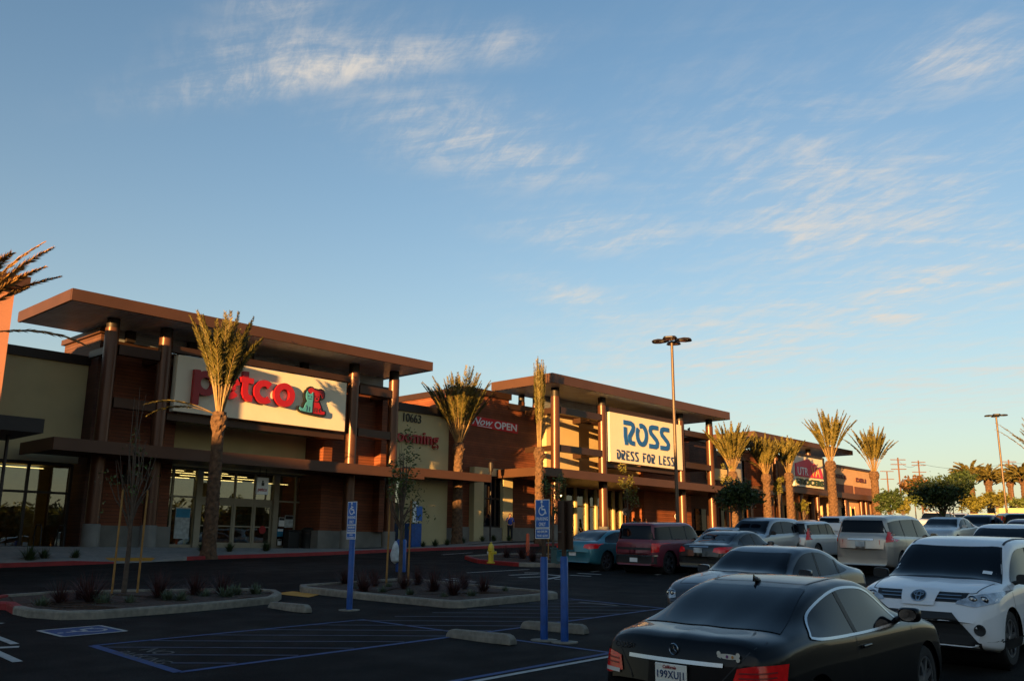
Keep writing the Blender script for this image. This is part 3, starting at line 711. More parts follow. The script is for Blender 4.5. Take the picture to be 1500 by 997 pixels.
# storefront
fr=[];yy0,yy1=43.0,43.14
xs_=[52.35,53.6,54.9,56.1,57.4,58.3,59.3,60.3,61.3,62.2,63.4]
for x in xs_: fr.append((x-.11,x+.11,yy0-.1,yy1,g0,4.6))
sf=Bx(ros,'storefront_frame',mat('pale storefront post',(.50,.40,.20),.6,noise=.05),fr)
Bx(sf,'transom',dkframe,[(52.3,63.4,yy0+.02,yy1-.02,3.2,3.32),(52.3,63.4,yy0+.02,yy1-.02,4.5,4.6),(52.3,63.4,yy0+.02,yy1-.02,g0,g0+.2)])
Bx(ros,'shop_window',shopglass,[(52.3,63.4,yy0+.05,yy0+.06,g0+.2,4.5)])
rm=Bx(ros,'shop_interior',warmwall,[(49.2,67,54.4,54.9,g0,6.5),(49.2,67,43.7,54.4,g0-.02,g0)])
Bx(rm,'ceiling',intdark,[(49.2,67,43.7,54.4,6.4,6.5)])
for k in range(6):
    y=45+k*1.5
    for xa,xb in ((52.5,54.6),(55.2,57.4),(58,60.2),(60.8,63)): Bx(rm,'strip_lamp',lampe,[(xa,xb,y,y+.10,4.05+.16*k,4.09+.16*k)])
for i,(x,w_) in enumerate(((52.6,1.8),(55.2,1.6),(57.5,1.6),(59.8,1.4),(61.8,1.3))):
    for j,y in enumerate((44.6,46.6,49)): Bx(rm,'shelf_rack',shc[(i+j)%3],[(x+.3*j,x+w_+.3*j,y,y+.6,g0,2.0+.4*j)])
def oval_sign(parent,x,z,w,h,y):
    o=MB().prism([(x+w/2*cos(a*PI/12),z+h/2*sin(a*PI/12)) for a in range(24)],y-.03,y).build('oval_sign',whitem,parent,fixn=True)
    MB().ribbon([(x+w*.46*cos(a*PI/12),z+h*.44*sin(a*PI/12)) for a in range(24)],.035,y-.045,y-.031,True).build('oval_rim',dkblue,o,fixn=True)
    put_text(o,'sign_letters','ROSS',x-w*.3,y-.032,z-h*.2,h*.4,dkblue,depth=.012,bold=.03,width=w*.6)
    return o
oval_sign(ros,59.9,3.05,1.25,.62,42.85); oval_sign(ros,48.9,2.7,.8,.5,42.9)
oval_sign(ros,64.9,2.8,1.0,.6,41.35)
sc_=Bx(ros,'security_camera',blackm,[(66.9,67.0,41.2,41.25,9.85,10.3)]); MB().lathe([(0,-.1),(.1,-.05),(.1,.05),(0,.1)],(66.6,41.1,10.1),12).build('camera_dome',blackm,sc_,smooth=True)

# ---- block between the two big shops ----------------------------------------
mid=empty('link_shops',(0,0,0),'low shaded brown and cream row of shops between the clothing store and the grocery','shop')
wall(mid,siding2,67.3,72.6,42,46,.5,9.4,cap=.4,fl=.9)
Bx(mid,'cream_panel',cream2,[(70.6,73.6,41.6,41.97,6.2,7.2)])
wall(mid,siding,72.7,75.6,43,46,.6,8.6,cap=.3,fl=1.0)
wall(mid,mat('grey stucco',(.30,.27,.25),.9,noise=.05),75.7,78.4,42.5,46,1.0,8.4,cap=.3,fl=1.5,base=False)
cn=Bx(mid,'canopy',brown,[(68.2,77.5,38.6,42.4,5.0,5.4)])
for x in (69.6,72.6,75.6): 
    Bx(mid,'column',MATS_COL,[(x-.2,x+.2,38.8,39.2,.8,5.0)])
Bx(mid,'shop_window',carglass,[(68.5,70.2,41.9,41.96,1.0,3.6)]); Bx(mid,'shop_window',carglass,[(73.1,75.2,42.9,42.96,1.3,3.9)])
Bx(mid,'rear_wall',tan,[(67.5,78,50,50.4,.5,8)])

# ---- grocery -----------------------------------------------------------------
gro=empty('grocery_store',(0,0,0),'sunlit orange grocery store at the far right end with a red roof-shaped sign reading GROCERS','shop')
h0=1.85
roof_slab(gro,76.0,97.9,40.0,45.5,10.35,10.8)
for x in (80.8,82.2,89.5): col_round(gro,x,41.2,h0,9.9,.28,zs=0)
for x in (84.5,86.2,87.8): Bx(gro,'roof_post',darkmetal,[(x-.25,x+.25,44.4,44.9,9.2,10.3)])
wall(gro,siding,78.0,82.5,42.5,48,1.2,9.2,cap=.3,fl=h0,base=False)
wall(gro,tan,82.5,92.0,42.8,48,1.2,9.3,cap=.3,base=False)
Bx(gro,'pier',cream2,[(90.3,92.0,41.3,42.6,6.4,8.7)])
wall(gro,tan,92.6,102.3,40.0,48,1.2,8.75,cap=.25,base=False)
dkred=mat('maroon letters',(.085,.012,.012),.5)
wb=mat('brown band',(.13,.05,.035),.8)
Bx(gro,'brown_band',wb,[(92.7,97.0,39.9,39.99,6.1,7.0),(97.4,102.2,39.9,39.99,6.1,6.95)])
sg=Bx(gro,'sign_panel',signcream,[(82.5,88.9,39.5,39.95,6.2,9.1)])
Bx(sg,'sign_frame',darkmetal,[(88.92,89.3,39.45,40.0,6.1,9.3),(82.3,89.3,39.6,40.6,9.12,9.4)])
rp=[(82.7,7.15),(82.7,8.35),(85.4,8.92),(86.6,8.5),(86.9,8.58),(87.3,8.3),(88.1,8.2),(88.4,7.8),(88.6,7.2)]
rr=MB().prism(rp,39.38,39.49).build('roof_emblem',pinkred,sg,fixn=True)
put_text(rr,'sign_letters','UTR',83.0,39.37,7.28,.75,whitem,depth=.03,width=2.2,bold=.0)
put_text(rr,'sign_letters','VA',85.9,39.37,7.28,1.0,mat('sign orange',(.7,.35,.12),.5),depth=.03,width=2.0,bold=-.005)
put_text(sg,'sign_letters','GROCERS',82.7,39.48,6.4,.58,green,depth=.08,bold=.04,width=6.0)
put_text(gro,'sign_letters','WINE &',92.9,39.93,7.6,.42,dkred,depth=.06,bold=.03,width=2.5)
put_text(gro,'sign_letters','DELI',98.0,39.93,7.5,.42,dkred,depth=.06,bold=.03,width=2.6)
cn=Bx(gro,'canopy',brown,[(78.2,102.6,39.2,42.4,5.55,6.0)]); Bx(cn,'canopy_fascia',fasciam,[(78.2,102.7,39.1,39.19,5.5,6.05)])
for x in (79.6,81.8,84.0,87.6,90.8,94.2,98.3,99.6,101.6): 
    MB().lathe([(.22,h0-.3),(.22,5.55)],(x,39.7,0),18).build('column',MATS_COL,gro,smooth=True)
Bx(gro,'front_wall',siding,[(79,82,42.3,42.45,h0,5.5),(92.7,102,39.995,40.3,h0,1.9)])
for x in (84.6,86.4,88.2,93.6,96.2,99.5): 
    w=Bx(gro,'shop_window',carglass,[(x,x+.9,(42.7 if x<92 else 39.93),(42.79 if x<92 else 39.99),h0+.1,4.6)]); Bx(w,'frame',cream2,[(x-.14,x-.01,(42.65 if x<92 else 39.9),(42.79 if x<92 else 39.985),h0,4.8),(x+.91,x+1.04,(42.65 if x<92 else 39.9),(42.79 if x<92 else 39.985),h0,4.8)])
Bx(gro,'rear_wall',tan,[(78,102.3,52,52.4,1,9),(102.0,102.3,48,52,1,8.9)])

# ---- terracotta tower at the left edge ----------------------------------------
tw=empty('terracotta_tower',(0,0,0),'terracotta stucco corner tower with brown flat roof cap at the left edge of the view','building')
Bx(tw,'wall',pink,[(3.0,11.1,34.6,40.6,-.6,8.98)])
r=Bx(tw,'roof',fasciam,[(2.2,11.42,34.1,41.0,9.06,9.44)]); Bx(r,'soffit',brown,[(2.3,11.3,34.2,40.9,9.0,9.055)])
c=Bx(tw,'canopy',darkmetal,[(2.5,11.45,31.3,34.58,3.62,4.08)])
MB().lathe([(.055,-1),(.055,3.62)],(10.0,31.7,0),12).build('canopy_post',darkmetal,tw,smooth=True)
MB().lathe([(.055,-1),(.055,3.62)],(10.9,32.8,0),12).build('canopy_post',darkmetal,tw,smooth=True)

# banner hung on the clothing store wall
bn=empty('now_open_banner',(0,0,0),'red NOW OPEN banner hung on the brown siding wall','banner')
nx=20
v=[(40.78+4.67*i/nx, 41.33-.02*sin(i*.9), 8.45+.0-(.11*i/nx)-(.655)*j) for i in range(nx+1) for j in (0,1)]
MB().add(v,[(2*i,2*i+1,2*i+3,2*i+2) for i in range(nx)]).build('banner_cloth',mat('banner red',(.55,.015,.02),.6,noise=.05),bn)
put_text(bn,'banner_letters','Now',41.02,41.295,7.90,.48,whitem,depth=.012,bold=.01,width=1.93,shear=.45)
put_text(bn,'banner_letters','OPEN',43.1,41.295,7.81,.48,whitem,depth=.012,bold=.02,width=2.17)
MB().ribbon([(41.5,7.84),(42.85,7.81)],.04,41.285,41.3).build('banner_letters',whitem,bn)
# unseen blocks added behind the camera's left to cast the evening shade
def far_block(x0,x1,y0,y1,z,lab,m):
    b=empty('offscreen_block',(0,0,0),lab,'building','unseen blocks added for shade and dark reflections')
    Bx(b,'wall',m,[(x0,x1,y0,y1,-5,z-.4)]); Bx(b,'roof',brown,[(x0-.3,x1+.3,y0-.3,y1+.3,z-.397,z)])
    Bx(b,'window',carglass,[(x1+.01,x1+.05,y0+4,y0+9,0,3),(x1+.01,x1+.05,y1-9,y1-4,0,3)])
far_block(-60,-45,-1,50,10.3,'long tan block out of view, added so its shadow covers the lot',tan)
far_block(-62,-45,-75,-1.4,12.2,'taller brown block out of view, added so its shadow covers the lot',brown)

far_block(15,190,-78,-66,6.0,'long low brown block out of view right of the lot, added to darken reflections',brown)  # unseen, added as a dark shape for car paint and glass to reflect
# ---------------------------------------------------------------- vehicles
def interp(pts,t):
    """monotone cubic through control points"""
    n=len(pts)
    if t<=pts[0][0]: return pts[0][1]
    if t>=pts[-1][0]: return pts[-1][1]
    for i in range(n-1):
        if t<=pts[i+1][0]: break
    def slope(i):
        if i==0 or i==n-1:
            j=min(max(i,0),n-2); return (pts[j+1][1]-pts[j][1])/(pts[j+1][0]-pts[j][0]) if i in (0,n-1) else 0
        a=(pts[i][1]-pts[i-1][1])/(pts[i][0]-pts[i-1][0]); b=(pts[i+1][1]-pts[i][1])/(pts[i+1][0]-pts[i][0])
        if a*b<=0: return 0
        return 2*a*b/(a+b)
    x0,y0=pts[i];x1,y1=pts[i+1]; h=x1-x0; s=(t-x0)/h; m0,m1=slope(i)*h,slope(i+1)*h
    return (2*s**3-3*s*s+1)*y0+(s**3-2*s*s+s)*m0+(-2*s**3+3*s*s)*y1+(s**3-s*s)*m1
# x runs 0 (rear bumper) .. 1 (nose);  top line, belt line as metres for the kind
KINDS={
'coupe':dict(L=4.6,H=1.40,W=1.79,wb=2.76,rear=.95,wr=.33,
  top=[(0,.66),(.006,.88),(.02,1.0),(.045,1.035),(.12,1.055),(.16,1.10),(.31,1.335),(.38,1.385),(.45,1.40),(.52,1.385),(.58,1.33),(.735,1.035),(.80,.985),(.92,.86),(.975,.74),(1,.55)],
  belt=[(0,.9),(.2,.98),(.4,.95),(.75,.92),(.9,.84),(1,.65)],tum=.23,rg=(.135,.315),ws=(.595,.735),
  side=([(.20,.99),(.24,.965),(.35,.945),(.50,.935),(.66,.945)],[(.20,.99),(.25,1.16),(.36,1.29),(.46,1.315),(.56,1.245),(.66,.96)]),pill=[.40],hl=(.60,.74),tl=(.66,.88)),
'sedan':dict(L=4.85,H=1.45,W=1.82,wb=2.85,rear=1.05,wr=.33,
  top=[(0,.66),(.006,.88),(.02,1.0),(.05,1.045),(.13,1.07),(.18,1.13),(.32,1.37),(.38,1.43),(.46,1.455),(.53,1.44),(.58,1.38),(.725,1.06),(.80,1.01),(.92,.90),(.975,.78),(1,.6)],
  belt=[(0,.9),(.2,1.0),(.4,.97),(.75,.93),(.9,.86),(1,.7)],tum=.22,rg=(.155,.335),ws=(.59,.725),
  side=([(.235,1.02),(.30,.985),(.45,.965),(.68,.96)],[(.235,1.03),(.30,1.19),(.38,1.32),(.46,1.355),(.56,1.30),(.68,.98)]),pill=[.31,.47],hl=(.66,.8),tl=(.70,.92)),
'suv':dict(L=4.57,H=1.66,W=1.85,wb=2.66,rear=.95,wr=.36,
  top=[(0,.75),(.004,1.0),(.015,1.15),(.03,1.22),(.085,1.56),(.13,1.62),(.3,1.66),(.45,1.67),(.55,1.64),(.60,1.57),(.765,1.13),(.83,1.09),(.93,1.0),(.975,.88),(1,.62)],
  belt=[(0,1.05),(.2,1.08),(.4,1.05),(.75,1.0),(.9,.92),(1,.75)],tum=.19,rg=(.032,.083),ws=(.61,.765),
  side=([(.13,1.16),(.22,1.11),(.4,1.08),(.70,1.06)],[(.13,1.2),(.18,1.40),(.30,1.50),(.45,1.52),(.58,1.45),(.70,1.08)]),pill=[.25,.46],hl=(.78,.94),tl=(.95,1.15)),
'van':dict(L=5.0,H=1.80,W=1.95,wb=3.0,rear=1.0,wr=.35,
  top=[(0,.8),(.004,1.05),(.012,1.18),(.02,1.22),(.055,1.66),(.10,1.74),(.3,1.79),(.5,1.79),(.60,1.74),(.66,1.64),(.81,1.15),(.86,1.10),(.94,.98),(.98,.86),(1,.62)],
  belt=[(0,1.1),(.2,1.12),(.4,1.1),(.8,1.04),(.9,.92),(1,.75)],tum=.17,rg=(.024,.052),ws=(.67,.81),
  side=([(.08,1.18),(.3,1.15),(.5,1.12),(.76,1.07)],[(.08,1.56),(.2,1.62),(.4,1.65),(.55,1.64),(.64,1.56),(.76,1.10)]),pill=[.28,.50],hl=(.74,.92),tl=(.95,1.4)),
'boxsuv':dict(L=4.6,H=1.70,W=1.72,wb=2.7,rear=1.0,wr=.37,
  top=[(0,.7),(.003,.95),(.008,1.08),(.014,1.12),(.045,1.62),(.07,1.68),(.3,1.70),(.5,1.70),(.56,1.66),(.70,1.12),(.74,1.08),(.95,1.02),(.985,.95),(1,.65)],
  belt=[(0,1.04),(.3,1.05),(.7,1.03),(.95,.96),(1,.8)],tum=.13,rg=(.016,.044),ws=(.575,.70),
  side=([(.05,1.13),(.3,1.13),(.5,1.12),(.66,1.11)],[(.05,1.53),(.2,1.56),(.4,1.57),(.55,1.56),(.66,1.14)]),pill=[.30,.47],hl=(.78,.96),tl=(.78,1.06)),
}
def smooth_ring(P,k):
    out=[];n=len(P)
    for i in range(n-1):
        p0=P[max(i-1,0)];p1=P[i];p2=P[i+1];p3=P[min(i+2,n-1)]
        for j in range(k):
            t=j/k
            out.append(tuple(.5*((2*p1[c])+(-p0[c]+p2[c])*t+(2*p0[c]-5*p1[c]+4*p2[c]-p3[c])*t*t+(-p0[c]+3*p1[c]-3*p2[c]+p3[c])*t**3) for c in (0,1)))
    out.append(P[-1]); return out
def car_shell(K,q,clear=.2):
    L,H,Wd=K['L'],K['H'],K['W']; hw=Wd/2
    nst=int(64*q); kk=max(2,int(3*q)); ts=[]
    for i in range(nst+1):
        s=i/nst; ts.append(.5-.5*cos(PI*s)*(.55)-(.5-.275)*(1-2*s)) # denser at the ends
    ts=sorted(set([min(1,max(0,t)) for t in ts]+[0,.004,.01,.02,.98,.99,.996,1]))
    rings=[]
    for t in ts:
        Tz=interp(K['top'],t); B=min(interp(K['belt'],t),Tz-.03); gh=Tz-B; g=sm(.06,.30,gh)
        e=min(t,1-t)*L
        wf=1-.17*max(0,1-e/.5)**2.2*(1 if t>.5 else .75)-.03*max(0,1-e/1.3)**2
        w=hw*wf; z0=clear+.10*max(0,1-e/.7)**1.5
        P=[(.86*w,z0),(.955*w,z0+.035),(.99*w,z0+.13),(w,z0+.42*(B-z0)),(w*.992,z0+.68*(B-z0)),(w*.985,z0+.76*(B-z0)),(w*.962,B-.045),(w*.93,B+.012*g)]
        for k,hy,hz in ((.28,.88,.45),(.6,.78,.72),(.88,.64,.88)):
            P.append((w*((.915-K['tum']*k**1.25)*g+hy*(1-g)), B+gh*(k*g+hz*(1-g))))
        P.append((w*((.90-K['tum'])*.86*g+.45*(1-g)), B+gh*(.972*g+.95*(1-g))))
        P.append((w*(.42*g+.22*(1-g)), Tz-.006)); P.append((0,Tz))
        P=smooth_ring(P,kk); full=P+[(-y,z) for y,z in reversed(P[:-1])]
        rings.append([Vector(((t-.5)*L,y,z)) for y,z in full])
    # bulge the fascias in plan and in profile
    for t,r in zip(ts,rings):
        e=min(t,1-t)*L; k=max(0,1-e/.75)
        for p in r:
            s=1 if t>.5 else -1
            p.x-= s*k*k*.16*(p.y/hw)**2
            zz=p.z/H
            p.x-= s*k*k*(.10*max(0,zz-.42) if t<.5 else .16*max(0,zz-.38))
    n=len(rings[0]); v=[tuple(p) for r in rings for p in r]; f=[]
    for i in range(len(rings)-1):
        for j in range(n-1):
            a=i*n+j; f.append((a,a+n,a+n+1,a+1))
    # end caps : ladder between mirrored ring points
    for idx,flip in ((0,False),(len(rings)-1,True)):
        r=rings[idx]; m=n//2; NB=6; rows=[]
        for j in range(m+1):
            row=[idx*n+j]
            if j<m:
                for c in range(1,NB):
                    p=r[j].lerp(r[n-1-j],c/NB); p=p.copy()
                    p.x+= (1 if flip else -1)*.0
                    v.append(tuple(p)); row.append(len(v)-1)
                row.append(idx*n+n-1-j)
            rows.append(row)
        for j in range(m-1):
            for c in range(NB):
                q4=(rows[j][c],rows[j][c+1],rows[j+1][c+1],rows[j+1][c]); f.append(q4 if flip else q4[::-1])
        for c in range(NB):
            f.append((rows[m-1][c],rows[m-1][c+1],rows[m][0]) if flip else (rows[m][0],rows[m-1][c+1],rows[m-1][c]))
    # floor
    f.append(tuple([i*n for i in range(len(rings))]+[i*n+n-1 for i in reversed(range(len(rings)))]))
    return v,f
def resample(P,n):
    P=[Vector(p) for p in P]; d=[0]
    for a,b in zip(P[:-1],P[1:]): d.append(d[-1]+max(1e-6,(b-a).length))
    out=[]
    for i in range(n+1):
        s=d[-1]*i/n; j=0
        while j<len(P)-2 and d[j+1]<s: j+=1
        k=(s-d[j])/(d[j+1]-d[j]); k=min(1,max(0,k)); out.append(P[j].lerp(P[j+1],k))
    return out
class Car:
    def __init__(s,name,kind,body,x,y,heading,label,cat='car',group='cars parked in the lot',q=1.0,scale=(1,1,1),z=None,yawd=0,over=None,wheelm=None,clear=.2):
        K=dict(KINDS[kind]); 
        if over: K.update(over)
        s.K=K; s.q=q
        s.root=empty(name,(0,0,0),label,cat,group)
        zc=T(x,y) if z is None else z
        gx,gy=Q1,Q2
        fx=Vector((heading*cos(rad(yawd)),heading*sin(rad(yawd)),0)); fx.z=fx.x*gx+fx.y*gy; fx.normalize()
        up=Vector((-gx,-gy,1)).normalized(); ly=up.cross(fx).normalized(); up=fx.cross(ly)
        Mx=Matrix((fx*scale[0],ly*scale[1],up*scale[2])).transposed().to_4x4(); Mx.translation=Vector((x,y,zc)); s.root.matrix_world=Mx
        v,f=car_shell(K,q,clear)
        s.bvh=BVHTree.FromPolygons([Vector(p) for p in v],f)
        me=bpy.data.meshes.new('body'); me.from_pydata(v,[],f); bm=bmesh.new(); bm.from_mesh(me); bmesh.ops.remove_doubles(bm,verts=bm.verts,dist=.0008); bmesh.ops.recalc_face_normals(bm,faces=bm.faces)
        # wheel arches
        R=K['wr']; L=K['L']; s.ax=[-L/2+K['rear'],-L/2+K['rear']+K['wb']]; Ra=R+.055; s.Ra=Ra
        for ax in s.ax:
            dele=[fc for fc in bm.faces if abs(fc.calc_center_median().y)>K['W']*.38 and (Vector((fc.calc_center_median().x-ax,fc.calc_center_median().z-R)).length<Ra)]
            bmesh.ops.delete(bm,geom=dele,context='FACES')
            for vv in bm.verts:
                if vv.is_boundary and abs(vv.co.y)>K['W']*.3 and abs(vv.co.x-ax)<Ra*1.5:
                    dv=Vector((vv.co.x-ax,vv.co.z-R)); 
                    if dv.length<Ra*1.35: dv=dv.normalized()*Ra; vv.co.x=ax+dv.x; vv.co.z=max(clear,R+dv.y)
        bm.to_mesh(me); bm.free(); me.materials.append(body)
        me.polygons.foreach_set('use_smooth',[True]*len(me.polygons))
        try: me.set_sharp_from_angle(angle=rad(50))
        except Exception: pass
        s.body=bpy.data.objects.new('body',me); COL.objects.link(s.body); s.body.parent=s.root
        s.wheels(wheelm or alloy)
    def P(s,t): return (t-.5)*s.K['L']
    def hit(s,o,d):
        r=s.bvh.ray_cast(Vector(o),Vector(d))
        if r[0] is None:
            r=s.bvh.find_nearest(Vector(o))
        n=r[1]
        if n.dot(Vector(d))>0: n=-n
        return r[0],n
    def patch(s,name,lo,hi,axis,m,off=.006,n=14,mm=6,parent=None,sgn=1,smooth=True):
        """lo,hi polylines. axis 'side': (x,z) cast along y;  'top': (y,x) cast down; 'end': (y,z) cast along x"""
        A=resample(lo,n);B=resample(hi,n); b=MB(); V=[]
        for i in range(n+1):
            for j in range(mm+1):
                p=A[i].lerp(B[i],j/mm)
                if axis=='side': o,d=(p.x,sgn*3,p.y),(0,-sgn,0)
                elif axis=='top': o,d=(p.y,p.x,4),(0,0,-1)
                else: o,d=(sgn*4,p.x,p.y),(-sgn,0,0)
                h,nn=s.hit(o,d); V.append(h+nn*off)
        F=[(i*(mm+1)+j,(i+1)*(mm+1)+j,(i+1)*(mm+1)+j+1,i*(mm+1)+j+1) for i in range(n) for j in range(mm)]
        ob=b.add(V,F).build(name,m,parent or s.root,smooth=('all' if smooth else False))
        return ob
    def line(s,name,pts,axis,m,w=.012,off=.004,sgn=1,n=20,parent=None):
        Pn=resample(pts,n); lo=[];hi=[]
        for i in range(n+1):
            d=(Pn[min(i+1,n)]-Pn[max(i-1,0)]).normalized(); nr=Vector((-d.y,d.x))*w/2; lo.append(Pn[i]-nr); hi.append(Pn[i]+nr)
        return s.patch(name,lo,hi,axis,m,off,n,1,parent,sgn)
    def wheels(s,rimm):
        K=s.K;R=K['wr']; 
        for ax in s.ax:
            MB().lathe([(s.Ra+.002,-K['W']*.47),(s.Ra+.002,K['W']*.47)],(ax,0,R),28,'y').add([],[]).build('wheel_well',blacktrim,s.root,smooth=True) if s.q>.6 else None
            for sg in (1,-1):
                y1=sg*(K['W']/2-.035); y0=y1-sg*.21; n=28 if s.q>.6 else 14
                ty=MB().lathe([(R*.62,y0),(R*.93,y0),(R,y0+sg*.03),(R,y1-sg*.03),(R*.95,y1-sg*.004),(R*.80,y1),(R*.70,y1-sg*.008)],(ax,0,R),n,'y').build('wheel',rubber,s.root,smooth=True)
                b=MB(); b.lathe([(R*.70,y1-sg*.012),(R*.66,y1-sg*.03),(R*.62,y1-sg*.10),(0,y1-sg*.12)],(ax,0,R),n,'y')
                rd=b.build('rim_dish',blacktrim,ty,smooth=True) if s.q>.6 else None
                b=MB(); b.lathe([(R*.695,y1-sg*.01),(R*.63,y1-sg*.012),(R*.63,y1-sg*.03)],(ax,0,R),n,'y')
                ns=7 if s.q>.6 else 5
                for k in range(ns):
                    a=2*PI*k/ns+.3; ca,sa=cos(a),sin(a); w0,w1=R*.10,R*.07
                    q=[(R*.08*ca-w0*sa,R*.08*sa+w0*ca),(R*.66*ca-w1*sa,R*.66*sa+w1*ca),(R*.66*ca+w1*sa,R*.66*sa-w1*ca),(R*.08*ca+w0*sa,R*.08*sa-w0*ca)]
                    b.add([(ax+u_,y1-sg*.018,R+v_) for u_,v_ in q]+[(ax+u_,y1-sg*.05,R+v_) for u_,v_ in q],[(0,1,2,3),(0,4,5,1),(3,2,6,7),(1,5,6,2)])
                b.lathe([(0,y1-sg*.012),(R*.16,y1-sg*.015),(R*.17,y1-sg*.05)],(ax,0,R),12,'y')
                b.build('rim',rimm,ty)
    def glass(s,trim=None,gm=None,sides=True,ledge=None):
        K=s.K; gm=gm or carglass; hw=K['W']/2; P=s.P
        ta,tb=K['ws']; tum=K['tum']; m_=12 if s.q>.6 else 6
        def bandy(t0,t1,w0,w1,bow0,bow1):
            lo=[(w0*hw*(1-2*i/12), P(t0)+bow0*(1-((1-2*i/12)**2))) for i in range(13)]
            hi=[(w1*hw*(1-2*i/12), P(t1)+bow1*(1-((1-2*i/12)**2))) for i in range(13)]
            return lo,hi
        wt=(.905-tum)*.93
        lo,hi=bandy(ta,tb,wt,.84,.06,.10); s.patch('windscreen_seal',*bandy(ta-.006,tb+.006,wt+.02,.86,.06,.10),'top',blacktrim,.003,20,8)
        s.patch('windscreen',lo,hi,'top',gm,.006,20,10)
        ra,rb=K['rg']
        if rb-ra>.1:
            lo,hi=bandy(ra,rb,.78,wt-.01,-.05,-.03); s.patch('rear_window',lo,hi,'top',gm,.006,20,10)
        else:
            za,zb=interp(K['top'],ra),interp(K['top'],rb)
            w0=.84;w1=wt
            lo=[(hw*w0*(1-2*i/12)*.97,za+.0) for i in range(13)]; hi=[(hw*w1*(1-2*i/12)*.97,zb-.02) for i in range(13)]
            s.patch('rear_window',lo,hi,'end',gm,.006,16,8,sgn=-1)
        if sides:
            lo,hi=K['side']; lo=[(P(a),z) for a,z in lo]; hi=[(P(a),z) for a,z in hi]; lo=smooth_ring(lo,5); hi=smooth_ring(hi,5)
            for sg in (1,-1):
                if trim: 
                    for pl in (lo,hi): s.line('window_trim',pl,'side',trim,.020,.010,sg,50)
                w=s.patch('side_window',lo,hi,'side',gm,.006,26,8,sgn=sg)
                for pt in K['pill']:
                    x=P(pt); 
                    zl=interp([(a,b) for a,b in lo],x); zh=interp([(a,b) for a,b in hi],x)
                    s.line('door_pillar',[(x+.03,zl-.0),(x-.05,zh+.0)],'side',blacktrim,.075,.009,sg,8,parent=w)
    def seams(s,m=None):
        K=s.K;P=s.P
        for sg in (1,-1):
            for a in ([K['pill'][0]-.0]+K['pill'][1:]+[K['ws'][1]-.015]):
                x=P(a); zb=interp([(P(q),z) for q,z in K['side'][0]],x)
                s.line('door_seam',[(x,zb-.02),(x+.01,.34)],'side',blacktrim,.010,.0025,sg,14)
            x=P(K['pill'][-1])
            h=MB().box(x+.08,x+.28,-.012,.012,-.013,.013).build('door_handle',m or s.body.data.materials[0],s.root,bevel=.008)
            hh,nn=s.hit((x+.18,sg*3,.86*K['H']/1.45),(0,-sg,0)); h.location=hh+nn*.02-Vector((x+.18,0,0))+Vector((x+.0,0,0))
            h.location=(0,hh.y+nn.y*.022,hh.z)
    def mirrors(s,m):
        K=s.K; x=s.P(K['ws'][1])-.38; z=interp(K['belt'],.68)+.07
        for sg in (1,-1):
            b=MB(); y0=sg*K['W']/2*.93
            b.lathe([(0,-.07),(.07,-.065),(.10,-.04),(.108,.02),(.098,.05),(.09,.045),(0,.045)],(0,0,0),20,'x')
            b.v=[(px_,math.copysign(abs(py_/.108)**.55*.108,py_),math.copysign(abs(pz_/.108)**.55*.108,pz_)) for px_,py_,pz_ in b.v]
            o=b.build('side_mirror',m,s.root,smooth=True); o.scale=(.85,1.05,.66); o.location=(x,y0+sg*.13,z+.03); o.rotation_euler=(0,0,0)
            MB().lathe([(0,-.072),(.085,-.071)],(0,0,0),16,'x').build('mirror_glass',chrome,o)
            MB().tube([(x+.02,y0-sg*.02,z-.03),(x+.01,y0+sg*.09,z+.01)],[.03,.025],8).build('mirror_arm',blacktrim,o).matrix_parent_inverse=o.matrix_basis.inverted()
    def taillamps(s,w=.30,z=None,m=None,inner=.45,wrap=True):
        K=s.K; z0,z1=z or K['tl']; hw=K['W']/2
        for sg in (1,-1):
            lo=[(sg*hw*inner,z0+.04),(sg*hw*.8,z0),(sg*hw*.965,z0+.02)]; hi=[(sg*hw*(inner+.04),z1-.03),(sg*hw*.8,z1),(sg*hw*.955,z1)]
            s.patch('tail_lamp',lo,hi,'end',m or redlamp,.010,10,6,sgn=-1)
    def headlamps(s,z=None,inner=.5,outer=.93,m=None):
        K=s.K; z0,z1=z or K['hl']; hw=K['W']/2
        for sg in (1,-1):
            lo=[(sg*hw*inner,z0+.03),(sg*hw*.75,z0),(sg*hw*outer,z0+.05)]; hi=[(sg*hw*(inner+.02),z0+.07),(sg*hw*.75,z1-.03),(sg*hw*outer,z1)]
            o=s.patch('headlamp',lo,hi,'end',m or clearlamp,.010,12,6,sgn=1)
            if s.q>.9:
                for yy,rr in ((.70,.055),(.83,.05)):
                    zc=(z0+z1)/2+.0; hh,nn=s.hit((4,sg*hw*yy,zc),(-1,0,0))
                    l=MB().lathe([(0,.035),(rr*.6,.030),(rr,.004),(rr*1.05,.016),(rr*1.12,.0)],(0,0,0),20,'x').build('lamp_lens',chrome,o,smooth=True); l.location=hh+Vector((-.005,0,0))
